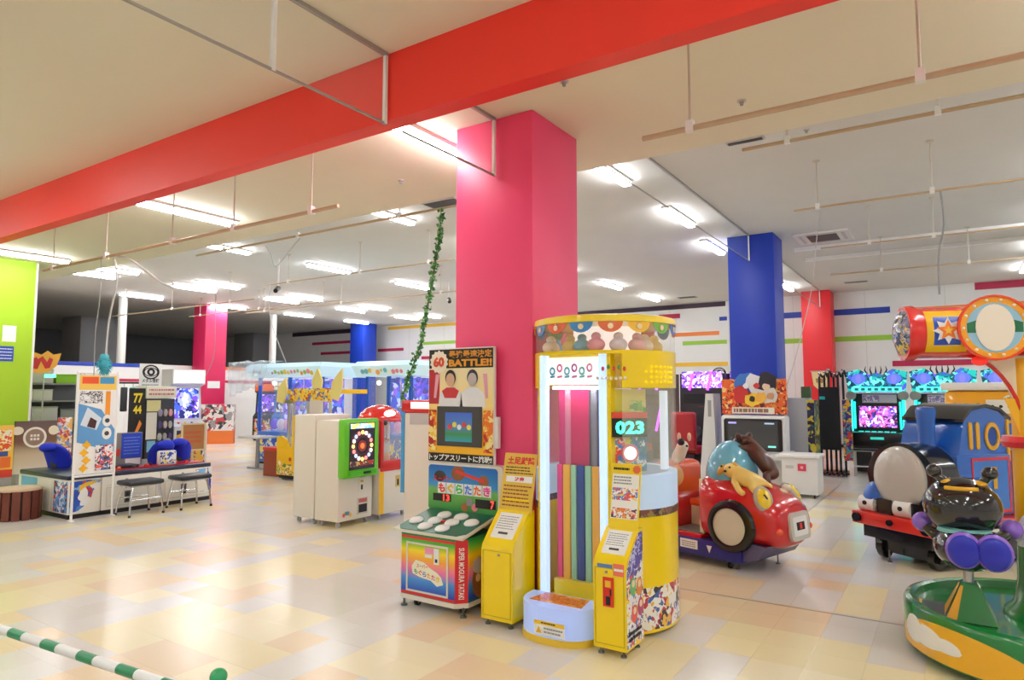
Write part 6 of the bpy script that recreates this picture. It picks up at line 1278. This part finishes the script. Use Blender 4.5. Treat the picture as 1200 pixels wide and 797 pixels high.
# ---- by the green wall: boards, shelf and sign
def board(label, px, z0, z1, X, pal, extra=None):
    a = atx(px[0], 520, X); b = atx(px[1], 520, X); L = b.y - a.y
    t = thing('display_board', label, 'display board', (X, (a.y + b.y) / 2, 0), R(90)); box('panel', pal, t, -L / 2, L / 2, 0, 0.05, z0, z1, 0.005); box('base', GREY, t, -L / 2 + .02, L / 2 - .02, -0.05, 0.15, 0, z0)
    return t, L
t, L = board('yellow and orange printed board below the green wall', (-14, 16), 0.3, 1.12, -12.6, mat((244, 190, 70), 0.4)); F = Face(t, (0, -0.001, 0)); F.rect(-L / 2 + .03, L / 2 - .03, 0.72, 1.05, collage(((248, 222, 140), (230, 90, 40), (250, 240, 210)), 9), 'board_print'); F.rect(-L / 2 + .03, L / 2 - .03, 0.45, 0.62, mat((226, 110, 40), 0.4), 'board_band'); F.rect(-.1, .1, 0.63, 0.71, mat((60, 80, 150), 0.4), 'board_mark'); F.rect(-L / 2, L / 2, 0.3, 0.42, mat((214, 60, 40), 0.4), 'red_band')
t, L = board('brown printed board with a white ring emblem', (17, 66), 0.28, 1.16, -13.1, gradient([(0, (226, 216, 200)), (.35, (206, 186, 160)), (.6, (120, 84, 66)), (1, (74, 50, 44))], 0.28, 1.16)); F = Face(t, (0, -0.001, 0)); F.ring(-0.02, 0.88, 0.14, 0.175, mat((236, 230, 220), 0.4), 'ring_emblem'); F.disc(-0.02, 0.88, 0.14, mat((150, 122, 106), 0.4), 'emblem_field'); F.disc(0.26, 0.99, 0.08, mat((236, 226, 200), 0.4), 'round_mark'); F.disc(-0.28, 1.0, 0.09, mat((230, 220, 200), 0.4), 'round_mark', rb=0.07)
for k in range(6): F.rect(-0.09 + (k % 3) * 0.05, -0.055 + (k % 3) * 0.05, 0.83 + (k // 3) * 0.06, 0.87 + (k // 3) * 0.06, mat((236, 230, 220), 0.4), 'emblem_mark', lift=0.003)
t, L = board('pink and white comic printed board behind the banner', (67, 84), 0.28, 1.2, -13.2, collage(((226, 206, 206), (190, 70, 80), (120, 150, 200), (236, 230, 226), (230, 180, 90)), 8))
t = thing('storage_shelf', 'grey storage shelf with boxes by the green wall', 'shelf', (-15.2, 6.35, 0), R(75))
box('back_sheet', mat((120, 122, 126), 0.6), t, -0.48, 0.43, 0.45, 0.46, 0.1, 2.0)
for z in (0.3, 1.0, 1.45, 1.8): box('shelf_board', GREY, t, -0.5, 0.45, 0, 0.45, z, z + 0.03)
for x in (-0.48, 0.43):
    for y in (0.02, 0.43): box('upright', GREY, t, x - 0.015, x + 0.015, y - 0.015, y + 0.015, 0, 2.05)
for i, (x0, x1, z0, h_, c, lb) in enumerate(((-0.4, 0.0, 1.03, .3, (200, 200, 198), 'pale grey carton on the middle of the storage shelf'), (0.05, 0.38, 1.03, .24, (150, 152, 154), 'dark grey carton on the middle of the storage shelf'), (-0.42, -0.1, 1.48, .2, (222, 220, 214), 'white box on the upper board of the storage shelf'), (-0.05, 0.35, 1.83, .16, (140, 200, 40), 'lime green tray on top of the storage shelf'), (-0.45, -0.1, 1.83, .26, (206, 206, 200), 'light box on top of the storage shelf'), (0.0, 0.4, 0.33, .4, (120, 120, 122), 'dark grey bin on the bottom of the storage shelf'))):
    M = Matrix.Translation((-15.2, 6.35, 0)) @ Matrix.Rotation(R(75), 4, 'Z'); c0 = M @ Vector(((x0 + x1) / 2, 0.22, z0))
    b_ = thing('storage_box', lb, 'box', c0, R(75)); hw_ = (x1 - x0) / 2; box('body', mat(c, 0.6), b_, -hw_, hw_, -0.17, 0.17, 0.001, h_, 0.008); box('lid', mat(tuple(max(0, v_ - 14) for v_ in c), 0.6), b_, -hw_ - 0.008, hw_ + 0.008, -0.178, 0.178, h_, h_ + 0.025, 0.005)
t = thing('crest_sign', 'red and orange winged cut-out sign above the storage shelf', 'sign', (-14.72, 5.88, 0), R(80)); t.scale = (0.62, 1, 0.93); q = MB(); q.prism([(-0.4, 2.2), (-0.15, 2.16), (0.1, 2.2), (0.3, 2.32), (0.42, 2.6), (0.2, 2.56), (0.05, 2.64), (-0.1, 2.55), (-0.38, 2.62), (-0.44, 2.4)], -0.03, 0.0, 'y'); q.build('cut_out', mat((244, 176, 60), 0.4), t); F = Face(t, (0, -0.032, 0)); F.poly([(-0.34, 2.26), (-0.2, 2.25), (-0.12, 2.42), (0.0, 2.26), (0.12, 2.28), (0.2, 2.46), (0.1, 2.5), (0.04, 2.4), (-0.08, 2.52), (-0.2, 2.46), (-0.25, 2.5), (-0.36, 2.44)], mat((206, 40, 36), 0.4), 'red_print'); cyl('pole', LGREY, t, (0, 0.03, 0), (0, 0.03, 2.4), 0.02, n=8); box('foot', LGREY, t, -0.2, 0.2, -0.1, 0.15, 0, 0.02); box('green_lamp', mat((90, 255, 190), 0.4, emit=2), t, 0.0, 0.3, -0.03, 0.0, 2.08, 2.14)
t = thing('clothes_rack', 'black frame rack with hanging bags beside the storage shelf', 'rack', (-14.2, 7.2, 0), R(70))
for x in (-0.35, 0.35): cyl('upright', BLACK, t, (x, 0, 0), (x, 0, 1.85), 0.018, n=8); box('foot', BLACK, t, x - 0.02, x + 0.02, -0.2, 0.2, 0, 0.03)
cyl('top_bar', BLACK, t, (-0.35, 0, 1.84), (0.35, 0, 1.84), 0.018, n=8)
for k, c in enumerate(((226, 196, 186), (90, 90, 96), (70, 200, 180), (200, 200, 196))): MB().box(-0.28 + k * 0.16, -0.16 + k * 0.16, -0.05, 0.05, 1.25, 1.75, 0.02).build('hanging_bag', mat(c, 0.7), t); cyl('hook', STEEL, t, (-0.22 + k * .16, 0, 1.75), (-0.22 + k * .16, 0, 1.84), 0.006, n=6)
# blue fluffy toy on the cable
p = aty(122, 428, 4.15); t = thing('fluffy_toy', 'turquoise fluffy toy hanging on the pale cable', 'toy', p); q = MB(); 
fr_ = random.Random(1)
q.ell((0, 0, 0), (0.06, 0.06, 0.09)); q.build('body', mat((70, 170, 190), 0.9), t); q = MB()
for k in range(220):
    d = Vector((fr_.gauss(0, 1), fr_.gauss(0, 1), fr_.gauss(0, 1))).normalized(); b0 = Vector((d.x * .055, d.y * .055, d.z * .085)); s1 = d.orthogonal().normalized() * 0.008; q._add([b0 + s1, b0 - s1, b0 + d * 0.05 + Vector((0, 0, -0.02))], [(0, 1, 2)])
q = q.build('fur', mat((90, 190, 206), 0.9), t); q['kind'] = 'stuff'
MB().ell((0, 0, 0.1), (0.05, 0.05, 0.05)).build('head', mat((90, 190, 206), 0.9), t)

# ---- striped barrier bar in the near corner
BZ = 0.72
t = thing('barrier_bar', 'white barrier bar with green bands', 'barrier bar', (-4.1, 1.10, BZ), 0)
A_ = atz(0, 737, BZ); B_ = atz(180, 797, BZ); d = (B_ - A_).normalized(); t.location = A_
cyl('bar', mat((236, 236, 234), 0.3), t, d * -0.75, d * 1.30, 0.017, n=16)
k = -0.7
px_bands = [(22, 42), (65, 87), (113, 137), (165, 190)]
for k in range(9):
    s0 = -0.66 + k * 0.2345 + 0.045; cyl('green_band', mat((20, 132, 84), 0.3), t, d * s0, d * (s0 + 0.098), 0.0178, n=16)
E_ = atz(256, 794, 0.78)
def post(label, P_, zt):
    t = thing('barrier_post', label, 'barrier post', (P_.x, P_.y, 0)); MB().lathe([(0.0, 0.0), (0.14, 0.0), (0.14, 0.03), (0.06, 0.05), (0.025, 0.08), (0.022, zt - 0.03), (0.0, zt - 0.03)], 28).build('pole', mat((20, 132, 84), 0.35), t); ell('knob', mat((24, 150, 90), 0.25, coat=0.4), t, (0, 0, zt - 0.018), (0.026, 0.026, 0.026))
post('green barrier post with round knob at the end of the striped bar', E_, 0.80); C_ = A_ + d * -0.80; post('green barrier post at the outer end of the striped bar', C_, 0.80)
